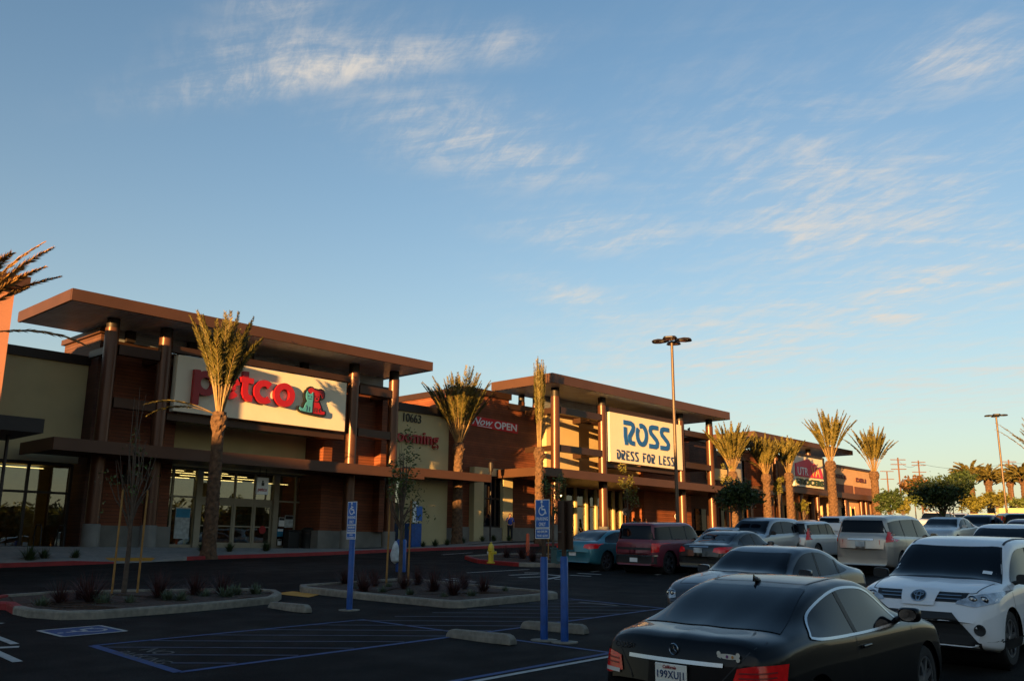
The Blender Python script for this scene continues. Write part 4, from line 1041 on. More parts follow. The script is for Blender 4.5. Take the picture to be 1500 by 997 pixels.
    def plate(s,z,sgn=-1,txt=None,m=None,y=0):
        hh,nn=s.hit((sgn*4,y,z),(-sgn,0,0)); X=hh.x+sgn*.012
        p=MB().box(min(X,X+sgn*.012),max(X,X+sgn*.012),y-.155,y+.155,z-.078,z+.078).build('licence_plate',m or whitem,s.root,bevel=.004)
        if txt:
            me=text_mesh(txt,.074,.004,bold=.004,width=.262,spacing=1.08); me.materials.append(dkblue)
            for v in me.vertices:
                a,b_,c=v.co; v.co=(X+sgn*(.0135-b_), y+sgn*(a-.131), z-.046+c)
            o=bpy.data.objects.new('plate_number',me); COL.objects.link(o); o.parent=p
            if txt.startswith('199'):
                me=text_mesh('California',.026,.003,bold=.01,width=.13,shear=.3); me.materials.append(redm)
                for v in me.vertices:
                    a,b_,c=v.co; v.co=(X+sgn*(.0135-b_), y+sgn*(a-.075), z+.042+c)
                o=bpy.data.objects.new('plate_state',me); COL.objects.link(o); o.parent=p
        return p
    def grille(s,z0,z1,w,m=None,sgn=1,name='grille',off=.008,w2=None):
        hw=s.K['W']/2; w2=w2 or w
        return s.patch(name,[(-hw*w,z0),(hw*w,z0)],[(-hw*w2,z1),(hw*w2,z1)],'end',m or blacktrim,off,16,5,sgn=sgn)
P_black=paint('black car paint',(.004,.004,.005)); _b=P_black.node_tree.nodes['Principled BSDF']; _b.inputs['Coat Weight'].default_value=.5; _b.inputs['Coat IOR'].default_value=1.3; _b.inputs['Specular IOR Level'].default_value=.12; P_white=paint('white car paint',(.72,.72,.72)); P_grey=paint('dark blue grey paint',(.045,.052,.062),.4,.3)
P_teal=paint('teal car paint',(.04,.17,.21),.3,.3); P_maroon=paint('maroon car paint',(.16,.028,.042),.1,.4); P_dk=paint('dark olive grey paint',(.035,.036,.034),.4,.3)
P_silver=paint('silver car paint',(.34,.35,.36),.6,.3); P_pew=paint('pewter silver paint',(.42,.38,.33),.5,.3); P_lt=paint('pale grey paint',(.45,.47,.48),.4,.3); P_navy=paint('navy paint',(.015,.02,.04)); P_burg=paint('burgundy paint',(.07,.012,.02))

# 1 black coupe in front
c=Car('parked_coupe','coupe',P_black,8.73,4.30,1,'glossy black two-door coupe nearest the camera, seen from behind with its chrome window line',q=2.2,yawd=2.0,scale=(1,.91,1),z=T(8.7,4.3)+.05)
c.glass(trim=chrome); K=c.K; P=c.P; hw=K['W']/2
c.seams(P_black); c.mirrors(P_black)
c.taillamps(z=(.67,.85),inner=.60)
for sg in (1,-1):
    c.line('lamp_strip',[(sg*hw*.64,.70),(sg*hw*.93,.705)],'end',mat('reverse lens',(.6,.55,.5),.2),.03,.014,-1,10)
    for zz in (.755,.79): c.line('lamp_strip',[(sg*hw*.66,zz),(sg*hw*.92,zz+.01)],'end',mat('lamp ridge',(.25,.004,.006),.3),.012,.014,-1,10)
c.line('boot_seam',[(-hw*.80,1.0),(-hw*.50,.72),(-hw*.42,.60),(hw*.42,.60),(hw*.50,.72),(hw*.80,1.0)],'end',blackm,.010,.003,-1,40)
c.line('chrome_handle_strip',[(-.46,.835),(.46,.835)],'end',chrome,.028,.022,-1,20)
c.plate(.735,-1,'199XUJ1',mat('plate white',(.85,.78,.66),.35,noise=.02))
c.line('plate_frame',[(-.165,.65),(.165,.65)],'end',blackm,.02,.03,-1,4)
for yy,txt,w_ in ((.63,'C250',.20),):
    me=text_mesh(txt,.045,.004,bold=.01,width=w_); me.materials.append(chrome); hh,nn=c.hit((-4,yy-.1,.905),(1,0,0))
    for v in me.vertices: a,b_,zc=v.co; v.co=(hh.x-.02+b_+ (0.03 if a<.1 else 0)*(-0), yy-a, .885+zc)
    o=bpy.data.objects.new('boot_letters',me); COL.objects.link(o); o.parent=c.root
hh,nn=c.hit((-4,0,.915),(1,0,0))
b=MB(); b.lathe([(.038,0),(.042,-.008),(.046,0)],(hh.x-.012,0,.92),28,'x')
for k in range(3):
    a=PI/2+2*PI*k/3; b.add([(hh.x-.013,0-.006*sin(a+0),.92+.006*cos(a)),(hh.x-.013,.006*sin(a),.92-.006*cos(a)),(hh.x-.013,.041*cos(a),.92+.041*sin(a)),(hh.x-.024,0,.92)],[(0,2,3),(1,3,2),(0,3,1)])
b.build('star_emblem',chrome,c.root)
# bone shaped sticker
hh,nn=c.hit((-4,-.50,.90),(1,0,0)); bp_=[]
for k in range(40):
    a=2*PI*k/40; r=1
    x_=.095*cos(a); z_=.020*sin(a)
    bp_.append((x_, z_*(1+1.1*abs(cos(a))**6)-.0))
b=MB(); n0=len(bp_); b.add([(hh.x-.014-(yy_-(0))*0.25*0,-.50-yy_,.905+zz_) for yy_,zz_ in bp_],[tuple(range(n0))])
for yy_ in (-.088,.088):
    for zz_ in (-.016,.016): b.lathe([(0,-.002),(.019,-.0015)],(hh.x-.014-.002,-.50+yy_,.905+zz_),14,'x')
st_=b.build('bone_sticker',mat('sticker cream',(.7,.62,.5),.5,noise=.03),c.root)
b=MB(); b.lathe([(0,-.004),(.012,-.0035)],(hh.x-.016,-.49,.905),10,'x'); b.build('sticker_heart',mat('sticker purple',(.2,.03,.15),.5),st_)
b=MB(); b.lathe([(0,-.004),(.012,-.0035)],(hh.x-.016,-.54,.905),10,'x'); b.build('sticker_dot',mat('sticker orange',(.6,.25,.05),.5),st_)
# shark fin aerial
xf=P(.335); zt=interp(K['top'],.335)
v=[];fn=[(-.075,0,.035),(.075,0,.030),(.06,.012,.022),(.0,.03,.016),(-.04,.062,.009),(-.072,.07,.004)]
b=MB(); b.tube([(xf+.08,0,zt-.01),(xf+.05,0,zt+.012),(xf,0,zt+.022),(xf-.05,0,zt+.03)],[.02,.028,.03,.018],10,ecc=.7)
b.add([(xf+.03,-.008,zt+.02),(xf+.03,.008,zt+.02),(xf-.06,-.01,zt+.01),(xf-.06,.01,zt+.01),(xf-.062,0,zt+.075),(xf-.03,0,zt+.065)],[(0,2,4,5),(1,5,4,3),(2,3,4),(0,5,1)])
b.build('aerial_fin',P_black,c.root)
c.line('sunroof_seam',[(-.5,P(.345)),(-.52,P(.40)),(-.50,P(.57))],'top',blackm,.014,.003,1,20); c.line('sunroof_seam',[(.5,P(.345)),(.52,P(.40)),(.50,P(.57))],'top',blackm,.014,.003,1,20)
c.line('sunroof_seam',[(-.5,P(.345)),(.5,P(.345))],'top',blackm,.014,.003,1,20)
c.headlamps()
# 2 white compact suv facing the camera
c=Car('parked_suv','suv',P_white,15.25,4.62,-1,'white compact SUV facing the camera behind the black coupe, front end fully visible',q=1.8,over=dict(H=1.7),scale=(1,1,.985),z=T(15.2,4.6)-.0)
c.glass(); c.seams(); c.mirrors(blackm); hw=c.K['W']/2
c.headlamps(z=(.80,.98),inner=.50,outer=.955)
c.grille(.85,.965,.60,blackm,w2=.64)
for zz in (.885,.925): c.line('grille_slat',[(-hw*.56,zz),(hw*.56,zz)],'end',chrome,.010,.016,1,20)
g_=c.patch('emblem_plate',[(-.20,.79),(.20,.79)],[(-.25,.985),(.25,.985)],'end',P_white,.024,12,5)
def ellp(cy,cz,ry,rz,n=24): return [(cy+ry*cos(2*PI*k/n),cz+rz*sin(2*PI*k/n)) for k in range(n+1)]
top_=[(.09*cos(PI-PI*k/12),.893+.058*sin(PI*k/12)) for k in range(13)]; bot_=[(a_,2*.893-b_) for a_,b_ in top_]
c.patch('emblem_disc',bot_,top_,'end',blackm,.030,12,4,parent=g_)
for a_ in ((0,.893,.094,.061),(0,.912,.060,.022),(0,.893,.026,.056)): c.line('emblem_ring',ellp(*a_),'end',chrome,.011,.034,1,30,parent=g_)
c.patch('lower_intake',[(-hw*.80,.34),(hw*.80,.34)],[(-hw*.46,.72),(hw*.46,.72)],'end',blacktrim,.016,22,22)
c.grille(.24,.36,.80,blacktrim,name='skid_plate',w2=.80,off=.012)
for sg in (1,-1):
    hh,nn=c.hit((4,sg*hw*.80,.52),(-1,0,0)); l=MB().lathe([(0,.012),(.05,.014),(.065,.02),(.075,.0)],(0,0,0),20,'x').build('fog_lamp',blacktrim,c.root,smooth=True); l.location=hh
    for a,b_ in ((.10,.36),(.46,.58)):
        pass
    c.line('sill_cladding',[(c.P(.04),.30),(c.P(.96),.30)],'side',blacktrim,.14,.006,sg,30)
    c.line('roof_seam',[(sg*hw*.66,c.P(.12)),(sg*hw*.68,c.P(.59))],'top',blacktrim,.03,.006,1,20)
c.line('bonnet_seam',[(-hw*.80,c.P(.80)),(-hw*.72,c.P(.93)),(0,c.P(.965)),(hw*.72,c.P(.93)),(hw*.80,c.P(.80))],'top',blacktrim,.012,.003,1,40)
c.patch('paper_sheet',[(hw*.55,c.P(.735)),(hw*.68,c.P(.735))],[(hw*.55,c.P(.72)),(hw*.68,c.P(.72))],'top',whitem,.012,4,2)
# 3 dark grey sedan facing the camera
c=Car('parked_sedan','sedan',P_grey,15.75,8.1,-1,'dark blue-grey four-door sedan facing the camera, its nose showing left of the black coupe roof',q=1.6,yawd=0)
c.glass(); c.seams(); c.mirrors(P_grey); c.headlamps(z=(.62,.80),inner=.60); c.grille(.45,.68,.40)
c.line('bonnet_seam',[(-hw*.78,c.P(.78)),(-hw*.68,c.P(.93)),(hw*.68,c.P(.93)),(hw*.78,c.P(.78))],'top',blacktrim,.010,.003,1,40)
def place(u,d): p=at_d(u,800,d); return p.x,p.y
# 4 teal coupe (rear)
def rear_car(name,kind,m,u,d,lab,**k):
    fx,fy=place(u,d); K=dict(KINDS[kind]); K.update(k.get('over') or {}); L=K['L']*k.get('scale',(1,1,1))[0]
    return Car(name,kind,m,fx+L/2,fy,1,lab,**k)
def front_car(name,kind,m,u,d,lab,**k):
    fx,fy=place(u,d); K=dict(KINDS[kind]); K.update(k.get('over') or {}); L=K['L']*k.get('scale',(1,1,1))[0]
    return Car(name,kind,m,fx+L/2,fy,-1,lab,**k)
c=rear_car('parked_coupe','coupe',P_teal,836,32.0,'teal two-door coupe with red tail lamps, parked at the left end of its row',over=dict(L=4.4),q=1.1)
c.glass(); c.seams(); c.mirrors(P_teal); c.taillamps(z=(.76,.94),inner=.55); c.plate(.60); hw=c.K['W']/2
c=rear_car('parked_suv','boxsuv',P_maroon,925,30.6,'boxy maroon older SUV between the teal coupe and the dark olive-grey sedan',q=1.1,over=dict(pill=[.27,.47]))
c.glass(); c.seams(); c.mirrors(P_maroon); hw=c.K['W']/2
c.grille(.80,.88,.80,blacktrim,sgn=-1,name='tailgate_strip'); c.taillamps(z=(.72,1.02),inner=.84); c.plate(.46); c.line('chrome_bumper',[(-hw*.95,.62),(hw*.95,.62)],'end',chrome,.05,.03,-1,16); c.grille(.36,.60,.93,blacktrim,sgn=-1,name='bumper',off=.02)
c=rear_car('parked_sedan','sedan',P_dk,1021,29.6,'dark olive-grey sedan with wide red tail lamps right of the maroon SUV',q=1.1)
c.glass(); c.seams(); c.mirrors(P_dk); c.taillamps(z=(.76,.95),inner=.56); c.plate(.84,m=pale); c.line('chrome_strip',[(-.35,.95),(.35,.95)],'end',chrome,.03,.02,-1,10); c.grille(.42,.50,.9,blacktrim,sgn=-1,name='bumper_strip')
c=rear_car('parked_car','coupe',paint('light blue paint',(.10,.2,.26),.3,.3),893,38.5,'light blue car roof showing just beyond the teal coupe',q=.6); c.glass()
c=front_car('parked_suv','suv',P_silver,1072,37.0,'large silver SUV facing the camera beyond the dark sedan, windscreen towards us',q=.9,over=dict(L=5.0,W=1.98,H=1.85),scale=(1,1,1.12)); c.glass(); c.mirrors(blackm); c.headlamps()
c=front_car('parked_car','sedan',P_lt,1018,37.0,'pale car roof and windscreen showing between the maroon SUV and the silver SUV',q=.8); c.glass()
c=rear_car('parked_van','boxsuv',P_lt,1156,39.5,'boxy pale grey wagon with a wide dark rear window left of the pewter minivan',cat='van',q=.9,over=dict(W=1.72,H=1.66)); c.glass(); c.taillamps(z=(.9,1.4),inner=.88); c.plate(.8)
c=rear_car('parked_minivan','van',P_pew,1259,27.6,'pewter silver minivan seen from behind with dark rear window, beside the white compact SUV',cat='minivan',q=1.3,scale=(1,.92,1.0),z=T(30,11)-.13); c.glass(); c.seams(); c.taillamps(z=(.98,1.3),inner=.88); c.plate(.93,m=pale); c.line('chrome_strip',[(-.42,1.06),(.42,1.06)],'end',chrome,.05,.025,-1,12); c.mirrors(P_pew); hw=c.K['W']/2
for sg in (1,-1): c.line('roof_rail',[(sg*hw*.62,c.P(.12)),(sg*hw*.64,c.P(.55))],'top',chrome,.035,.03,1,14)
c=rear_car('parked_suv','suv',P_white,1214,58,'small white SUV with a black rear window, far off above the pewter minivan',q=.7,z=T(60,27)+.15); c.glass()
c=rear_car('parked_car','sedan',P_silver,1165,72,'far silver sedan in front of the grocery, left of the small white SUV',q=.5,z=T(72,34)+.1); c.glass()
c=front_car('parked_suv','suv',P_navy,1290,60,'far dark SUV with roof rack right of the small white SUV',q=.5,z=T(60,22)-.1); c.glass()
c=front_car('parked_sedan','sedan',P_lt,1362,40,'silver sedan facing us above the roof of the white compact SUV',q=.9,z=T(42,11)-.25); c.glass(); c.mirrors(P_lt)
c=front_car('parked_suv','suv',P_white,1358,64,'far white SUV roof behind the staked tree at the right',q=.5,z=T(64,18)+.1); c.glass()
c=front_car('parked_sedan','sedan',P_white,1437,21.5,'white sedan with grey window frames right behind the white compact SUV',q=1.0,scale=(1,1,1.05),z=T(22,5.2)-.0); c.glass(); c.seams(); c.mirrors(blackm)
c=front_car('parked_suv','suv',P_navy,1418,46,'dark blue SUV facing us left of the big black SUV',q=.7,z=T(48,9)-.25); c.glass()
c=rear_car('parked_suv','van',P_black,1468,44,'big black SUV with a long dark roof at the right edge',q=.7,z=T(46,6)-.22,yawd=25); c.glass()
c=front_car('parked_sedan','sedan',P_burg,1487,27.0,'burgundy car facing us at the right edge with a broad blue-tinted windscreen',q=1.0,scale=(1,1.05,1.0),z=T(28,4)-.05); c.glass(); c.mirrors(blackm)
for (u,d,m_,lab) in ((1120,60,P_white,'far white car roof just left of the pale wagon'),(1255,75,P_silver,'far silver car roof in front of the grocery columns'),(1310,78,P_dk,'far dark car roof below the leafy trees'),(1395,75,P_lt,'far pale car roof left of the dark blue SUV')):
    c=front_car('parked_car','sedan',m_,u,d,lab,q=.5); c.glass()
# ---------------------------------------------------------------- palms
def frond(rb,lb,base,az,th0,th1,L,nleaf,ll,lw,bare=.34,twist=0,rng=random,side=1):
    """rb gets the rachis tube, lb the leaflets"""
    n=9; p=Vector(base); pts=[p.copy()]; dirs=[]; 
    for i in range(n):
        t=(i+.5)/n; th=th0+(th1-th0)*t**1.5; d=Vector((cos(az)*sin(th),sin(az)*sin(th),cos(th))); dirs.append(d); p=p+d*L/n; pts.append(p.copy())
    rb.tube(pts,[.019*(1-.85*i/n)*(ll/.32)**.3+.003 for i in range(n+1)],4,cap=False)
    lat0=Vector((-sin(az),cos(az),0))
    for k in range(nleaf):
        t=bare+(1-bare)*(k+rng.random()*.6)/nleaf; i=min(n-1,int(t*n)); q=pts[i].lerp(pts[i+1],t*n-i); d=dirs[i]
        lat=(lat0*cos(twist)+d.cross(lat0)*sin(twist)); up=d.cross(lat)
        env=(sin(PI*min(1,max(.0,(t-bare)/(1-bare)))*.80+.45))
        for s in (1,-1,1,-1):
            ld=(d*(.80+.2*t)+lat*s*(.62+rng.uniform(-.12,.12))+up*rng.uniform(-.25,.25)).normalized()
            l=ll*max(.35,env)*rng.uniform(.8,1.15); w=lat.cross(ld).cross(ld).normalized() if rng.random()<.5 else up
            w=(w+Vector((rng.uniform(-.5,.5),rng.uniform(-.5,.5),rng.uniform(-.5,.5)))).normalized()*lw
            a=q; m_=q+ld*l*.5+Vector((0,0,-.01)); e=q+ld*l+Vector((0,0,-l*.10))
            b=len(lb.v); lb.v+=[tuple(a-w*.5),tuple(a+w*.5),tuple(m_+w*.5),tuple(m_-w*.5),tuple(e)]
            lb.f+=[(b,b+1,b+2,b+3),(b+3,b+2,b+4)]
def palm(name,label,x,y,zb,hc,ht,halfw,seed,leafmat=None,nf=44,nleaf=34,r=.30,lw=.028,extra=(),lush=False,lean=(0,0),group='date palms along the shop fronts'):
    rng=random.Random(seed); root=empty(name,(x,y,zb),label,'palm tree',group)
    # trunk with old leaf bases
    tb=MB(); n=22; rows=max(16,int(hc/.10)); V=[];F=[]
    for i in range(rows+1):
        t=i/rows; z=-.2+(hc+.2)*t; rr=r*(1.18-.30*t)
        if t>.86: rr*=1+.42*sin(PI*min(1,(t-.86)/.15))
        if t<.08: rr*=1+.25*(1-t/.08)
        for k in range(n):
            a=2*PI*k/n; bump=1+(.09 if (k+2*(i//2))%4<2 else -.03)*(1.5 if t>.86 else 1)*(1 if i%2 else .5)+rng.uniform(-.05,.05)
            V.append((rr*bump*cos(a)+lean[0]*t*t,rr*bump*sin(a)+lean[1]*t*t,z))
    for i in range(rows):
        for k in range(n): F.append((i*n+k,i*n+(k+1)%n,(i+1)*n+(k+1)%n,(i+1)*n+k))
    tb.add(V,F); tb.build('trunk',palmtrunk,root)
    rb=MB(); lb=MB(); L0=ht-hc+.3
    top=Vector((lean[0],lean[1],hc-.12))
    for k in range(nf):
        az=2*PI*k*.618*1.0+rng.uniform(-.2,.2); f=math.sqrt((k+.5)/nf)
        if lush: sp=1; th0=.15+1.2*f; th1=th0+.9; L=L0*rng.uniform(.85,1.05)
        else:
            sp=math.atan2(halfw,L0*.86); th0=sp*f*rng.uniform(.65,1.05); th1=th0*1.25+.32*f*min(1,sp*3.2)**2*rng.uniform(.3,1.9); L=L0*rng.uniform(.72,1.0)*(1-.08*f)
        b=top+Vector((cos(az),sin(az),0))*r*.5*f
        frond(rb,lb,b,az,th0,th1,L,nleaf,(.40 if sp>.12 else .30) if not lush else .45,lw,.36 if not lush else .2,rng.uniform(-.5,.5),rng)
    for az,th0,th1,L in extra: frond(rb,lb,top+Vector((cos(az),sin(az),0))*r*.6,az,th0,th1,L,nleaf,.26,lw,.35,rng.uniform(-.4,.4),rng)
    cr=lb.build('crown',leafmat or palmleaf,root); rb.build('frond_stems',palmstem,cr)
    return root
def palm_px(label,u,y,vb,vt,hw_px,seed,**k):
    P=at_y(u,vb,y); d=P.dot(Fv); zt=at_y(u,vt,y).z; zb=max(T(P.x,y)+.1, min(zf(P.x),T(P.x,y)+.2)); 
    k.setdefault('r',.30)
    return palm('date_palm',label,P.x,y,zb,P.z-zb,zt-zb,hw_px*d/FPX,seed,**k)
palm_px('date palm in front of the petco sign with two fronds drooping to the left',322,34.7,603,452,42,3,nf=44,nleaf=52,lw=.034,r=.245,extra=((rad(158),1.15,2.0,2.9),(rad(170),1.3,2.25,2.9)),lean=(.0,0))
palm_px('date palm with a wide golden fan of fronds beside the red NOW OPEN banner',672,39.6,648,535,50,5,nf=50,nleaf=44,lw=.036,r=.27,extra=((rad(-20),.45,.75,4.2),(rad(190),.6,1.0,3.9)))
palm_px('date palm with fronds tied into a tall narrow bundle left of the clothing store columns',790,36.4,655,519,7,7,nf=30,nleaf=46,lw=.034,r=.25)
palm_px('sunlit date palm just right of the clothing store roof end',1073,36.8,690,616,32,9,nf=44,nleaf=32,r=.28,lw=.06)
palm_px('date palm with crossing loose fronds between the two big roofs',1122,37.0,694,634,26,11,nf=44,nleaf=30,r=.31,lw=.065,extra=((rad(0),.9,1.4,4.5),(rad(180),1.0,1.7,3.5),(rad(20),1.2,1.3,4.0)))
palm_px('date palm with a short narrow crown directly left of the red grocery sign',1155,37.2,692,637,16,13,nf=36,nleaf=30,r=.31,lw=.065,extra=((rad(190),1.0,1.5,4),))
palm_px('tallest date palm, in front of the right end of the grocery roof',1216,38.2,675,598,32,15,nf=46,nleaf=32,r=.40,lw=.075,extra=((rad(190),.5,.8,6.0),))
palm_px('date palm standing past the right end of the grocery, crown fanned open against sky',1280,38.4,690,622,30,17,nf=44,nleaf=32,r=.40,lw=.075,extra=((rad(195),.8,1.2,6.5),(rad(0),.5,.9,5.0)))
P_=at_y(-88,492,23.0); palm('date_palm','date palm mostly outside the left edge, only its orange-lit fronds reach into view',P_.x,23.0,T(P_.x,23),P_.z-T(P_.x,23),at_y(-88,330,23).z-T(P_.x,23),.9,19,palmdry,nf=26,nleaf=90,r=.28,lw=.018,extra=((rad(-38),.50,1.0,3.1),(rad(-30),.38,.9,3.1),(rad(-48),.62,1.2,2.7),(rad(-36),.66,1.3,2.8),(rad(-40),1.25,2.05,3.1)))
P_=at_d(1545,700,52); palm('date_palm','date palm at the right edge of which only one frond tip shows',P_.x,P_.y,T(P_.x,P_.y),at_d(1545,690,52).z-T(P_.x,P_.y),at_d(1545,590,52).z-T(P_.x,P_.y),1.8,21,nf=24,nleaf=26,r=.3,extra=((rad(102),.5,.95,4.0),(rad(95),.6,1.0,3.8)))
def far_palm(u,vc,d,lab,seed,hr):
    P=at_d(u,vc,d); zb=T(P.x,P.y); palm('bushy_palm',lab,P.x,P.y,zb,P.z-zb,P.z-zb+hr,2,seed,nf=60,nleaf=24,r=.45,lw=.13,lush=True,group='full round palms in the background')
far_palm(1421,697,135,'background palm with a full round crown left of the far lamp pole',31,2.9); far_palm(1447,702,128,'background palm whose orange trunk stands just left of the far lamp pole',32,2.8)
far_palm(1479,705,150,'background palm behind the rightmost utility pole',33,2.7); far_palm(1499,700,120,'background palm cut by the right edge of the view',34,3.0)

# ---------------------------------------------------------------- trees
def tree(name,label,cat,x,y,trunk_h,blobs,leaf,nleaf,lsz,seed,z=None,tr=.05,stakes=None,group=None,branches=None,lean=0):
    rng=random.Random(seed); z0=T(x,y) if z is None else z
    root=empty(name,(x,y,z0),label,cat,group)
    tb=MB(); top=max(b[2] for b in blobs)
    tb.tube([(0,0,-.15),(.03,.02,trunk_h*.5),(0,0,trunk_h),(lean*.5,0,(trunk_h+top)/2),(lean,0,top)],[tr*1.3,tr*1.05,tr*.85,tr*.5,tr*.15],7)
    for bx,by,bz,rx,rz in blobs:
        for k in range(branches or 3):
            h=trunk_h*rng.uniform(.7,1.0); e=Vector((bx+rng.uniform(-.6,.6)*rx,by+rng.uniform(-.6,.6)*rx,bz+rng.uniform(-.2,.8)*rz)); s=Vector((0,0,h))
            mid=s.lerp(e,.5)+Vector((rng.uniform(-.1,.1),rng.uniform(-.1,.1),-.1*rx)); tb.tube([s,mid,e],[tr*.45,tr*.28,tr*.08],5,cap=False)
    tb.build('trunk',bark,root)
    lb=MB(); tot=sum(b[3]**2*b[4] for b in blobs)
    for bx,by,bz,rx,rz in blobs:
        nn=int(nleaf*rx*rx*rz/tot); nc=max(4,nn//22); cl=[]
        for k in range(nc):
            while True:
                q=Vector((rng.uniform(-1,1),rng.uniform(-1,1),rng.uniform(-1,1)))
                if q.length<1: break
            q=q*(.55+.45*q.length); cl.append(Vector((bx+q.x*rx,by+q.y*rx,bz+q.z*rz)))
        for k in range(nn):
            c_=rng.choice(cl); g=Vector((rng.gauss(0,1),rng.gauss(0,1),rng.gauss(0,1)))*max(.09,rx*.16); p=c_+g
            a=Vector((rng.gauss(0,1),rng.gauss(0,1),rng.gauss(0,.7))).normalized(); b=a.cross(Vector((rng.gauss(0,1),rng.gauss(0,1),rng.gauss(0,1)))).normalized(); s_=lsz*rng.uniform(.6,1.2)
            i=len(lb.v); lb.v+=[tuple(p-a*s_),tuple(p+b*s_*.45),tuple(p+a*s_),tuple(p-b*s_*.45)]; lb.f.append((i,i+1,i+2,i+3))
    lb.build('crown',leaf,root)
    if stakes:
        for i,(sx_,sy_,sh,dx) in enumerate(stakes):
            s=MB().tube([(0,0,-.1),(dx,0,sh)],[.026,.023],8).build('tree_stake',stake,None); s.location=(x+sx_,y+sy_,T(x+sx_,y+sy_)+.08)
            tag(s,None,'stake','stakes beside the young trees')
            yield_stakes.append(s)
    return root
yield_stakes=[]
def ring_stakes(labs):
    for s,l in zip(yield_stakes,labs): s['label']=l
    yield_stakes.clear()
YG='young staked trees in the lot'
tree('young_tree','nearly bare young tree between two orange stakes in the left planting island','tree',9.78,20.9,2.1,[(-.05,0,3.9,.32,1.3),(0,0,2.9,.5,.9),(-.55,0,2.6,.25,.9),(.45,.1,2.7,.22,.8)],leafg,210,.045,41,stakes=[(-.28,-.02,2.35,.02),(.30,-.03,2.35,.02)],group=YG,branches=5,lean=-.1)
ring_stakes(['orange stake left of the nearly bare tree in the left planting island','orange stake right of the nearly bare tree in the left planting island'])
tree('young_tree','leafy thin young tree in the middle planting island before the grooming wall','tree',15.9,18.55,1.9,[(0.05,0,3.5,.28,.8),(0.05,0,2.7,.42,1.1),(-.38,0,2.6,.33,.8),(.38,0,2.1,.42,.75)],leafg,1000,.05,42,stakes=[(-.36,.1,2.25,.04),(.28,.0,2.2,.03)],group=YG,branches=5)
ring_stakes(['orange stake left of the thin tree before the grooming wall','orange stake right of the thin tree before the grooming wall'])
tree('young_tree','sparse young tree behind the blue wheelchair parking sign','tree',29.2,24.6,1.8,[(0,0,2.9,.5,1.2),(-.45,0,2.6,.4,.8),(.3,0,2.0,.35,.6)],leafg,900,.065,43,stakes=[(-.35,-.05,2.2,.0)],group=YG)
ring_stakes(['orange stake beside the sparse tree behind the blue wheelchair sign'])
tree('young_tree','slim yellow-green tree in front of the clothing store left sign edge','tree',39.5,28.2,2.2,[(0,0,3.4,.55,1.3),(.5,0,2.7,.4,.7)],leafy,700,.075,44,group=YG)
tree('young_tree','slim yellow-green tree left of the dark bushy tree beyond the silver SUV','tree',48.0,27.0,2.2,[(0,0,3.6,.6,1.6),(.3,0,2.6,.5,.7)],leafy,650,.085,45,group=YG)
def px_tree(label,u,vc,d,rpx,hpx,leaf,n,ls,seed,group=YG,name='bushy_tree',st=None,tr=.07):
    P=at_d(u,vc,d); k=d/FPX; zb=T(P.x,P.y); h=P.z-zb; rx=rpx*k; rz=hpx*k; rng=random.Random(seed)
    bl=[(0,0,h,rx*.72,rz*.75)]+[(cos(a)*rx*.5,sin(a)*rx*.5,h+rng.uniform(-.35,.4)*rz,rx*.52,rz*.5) for a in (0,1.2,2.5,3.7,5.1)]
    return tree(name,label,'tree',P.x,P.y,max(.6,h-rz*.9),bl,leaf,n,ls,seed,z=zb,tr=tr,stakes=st,group=group)
px_tree('dark bushy staked tree above the silver SUV in front of the first sunlit palm',1082,724,42,36,27,leafd,4200,.085,51,st=[(-.25,-.3,2.1,0),(.2,-.35,2.1,0)])
ring_stakes(['left pale stake under the dark bushy tree above the silver SUV','right pale stake under the dark bushy tree above the silver SUV'])
px_tree('dark bushy tree at the right end of the grocery',1303,735,78,22,20,leafd,2600,.16,52)
px_tree('largest dark bushy tree, standing above the silver sedan near the right edge',1378,724,47,46,30,leafd,5200,.10,53,st=[(-.1,-.4,2.0,0),(.45,-.4,2.0,0)])
ring_stakes(['left stake under the largest dark bushy tree','right stake under the largest dark bushy tree'])
px_tree('thin yellow tree in front of the grocery doors, left one',1140,715,80,9,24,leafy,500,.14,54)
px_tree('thin yellow tree in front of the grocery doors, right one',1176,742,84,12,14,leafy,500,.14,55)
px_tree('reddish-brown background tree between the utility poles',1338,712,130,20,18,leafm('rusty leaf',(.09,.05,.02),(.18,.09,.03)),1800,.30,56,group='background trees')
px_tree('dark background tree with ragged top left of the far palms',1405,708,118,24,22,leafd,2200,.28,57,group='background trees')
px_tree('low green background tree behind the largest bushy tree',1355,728,110,34,16,leafg,2200,.25,58,group='background trees')
px_tree('yellow-green shrub mass under the left background palms',1425,737,115,26,14,leafy,1800,.22,59,group='background trees',name='large_shrub')
px_tree('yellow-green shrub by the foot of the far lamp pole',1460,730,118,22,17,leafy,1800,.22,60,group='background trees',name='large_shrub')
px_tree('green shrub at the right edge behind the cream wall',1497,738,110,18,12,leafg,1200,.22,61,group='background trees',name='large_shrub')
px_tree('small sunlit tree beside the end of the grocery',1322,742,100,14,12,leafy,900,.2,62,group='background trees')
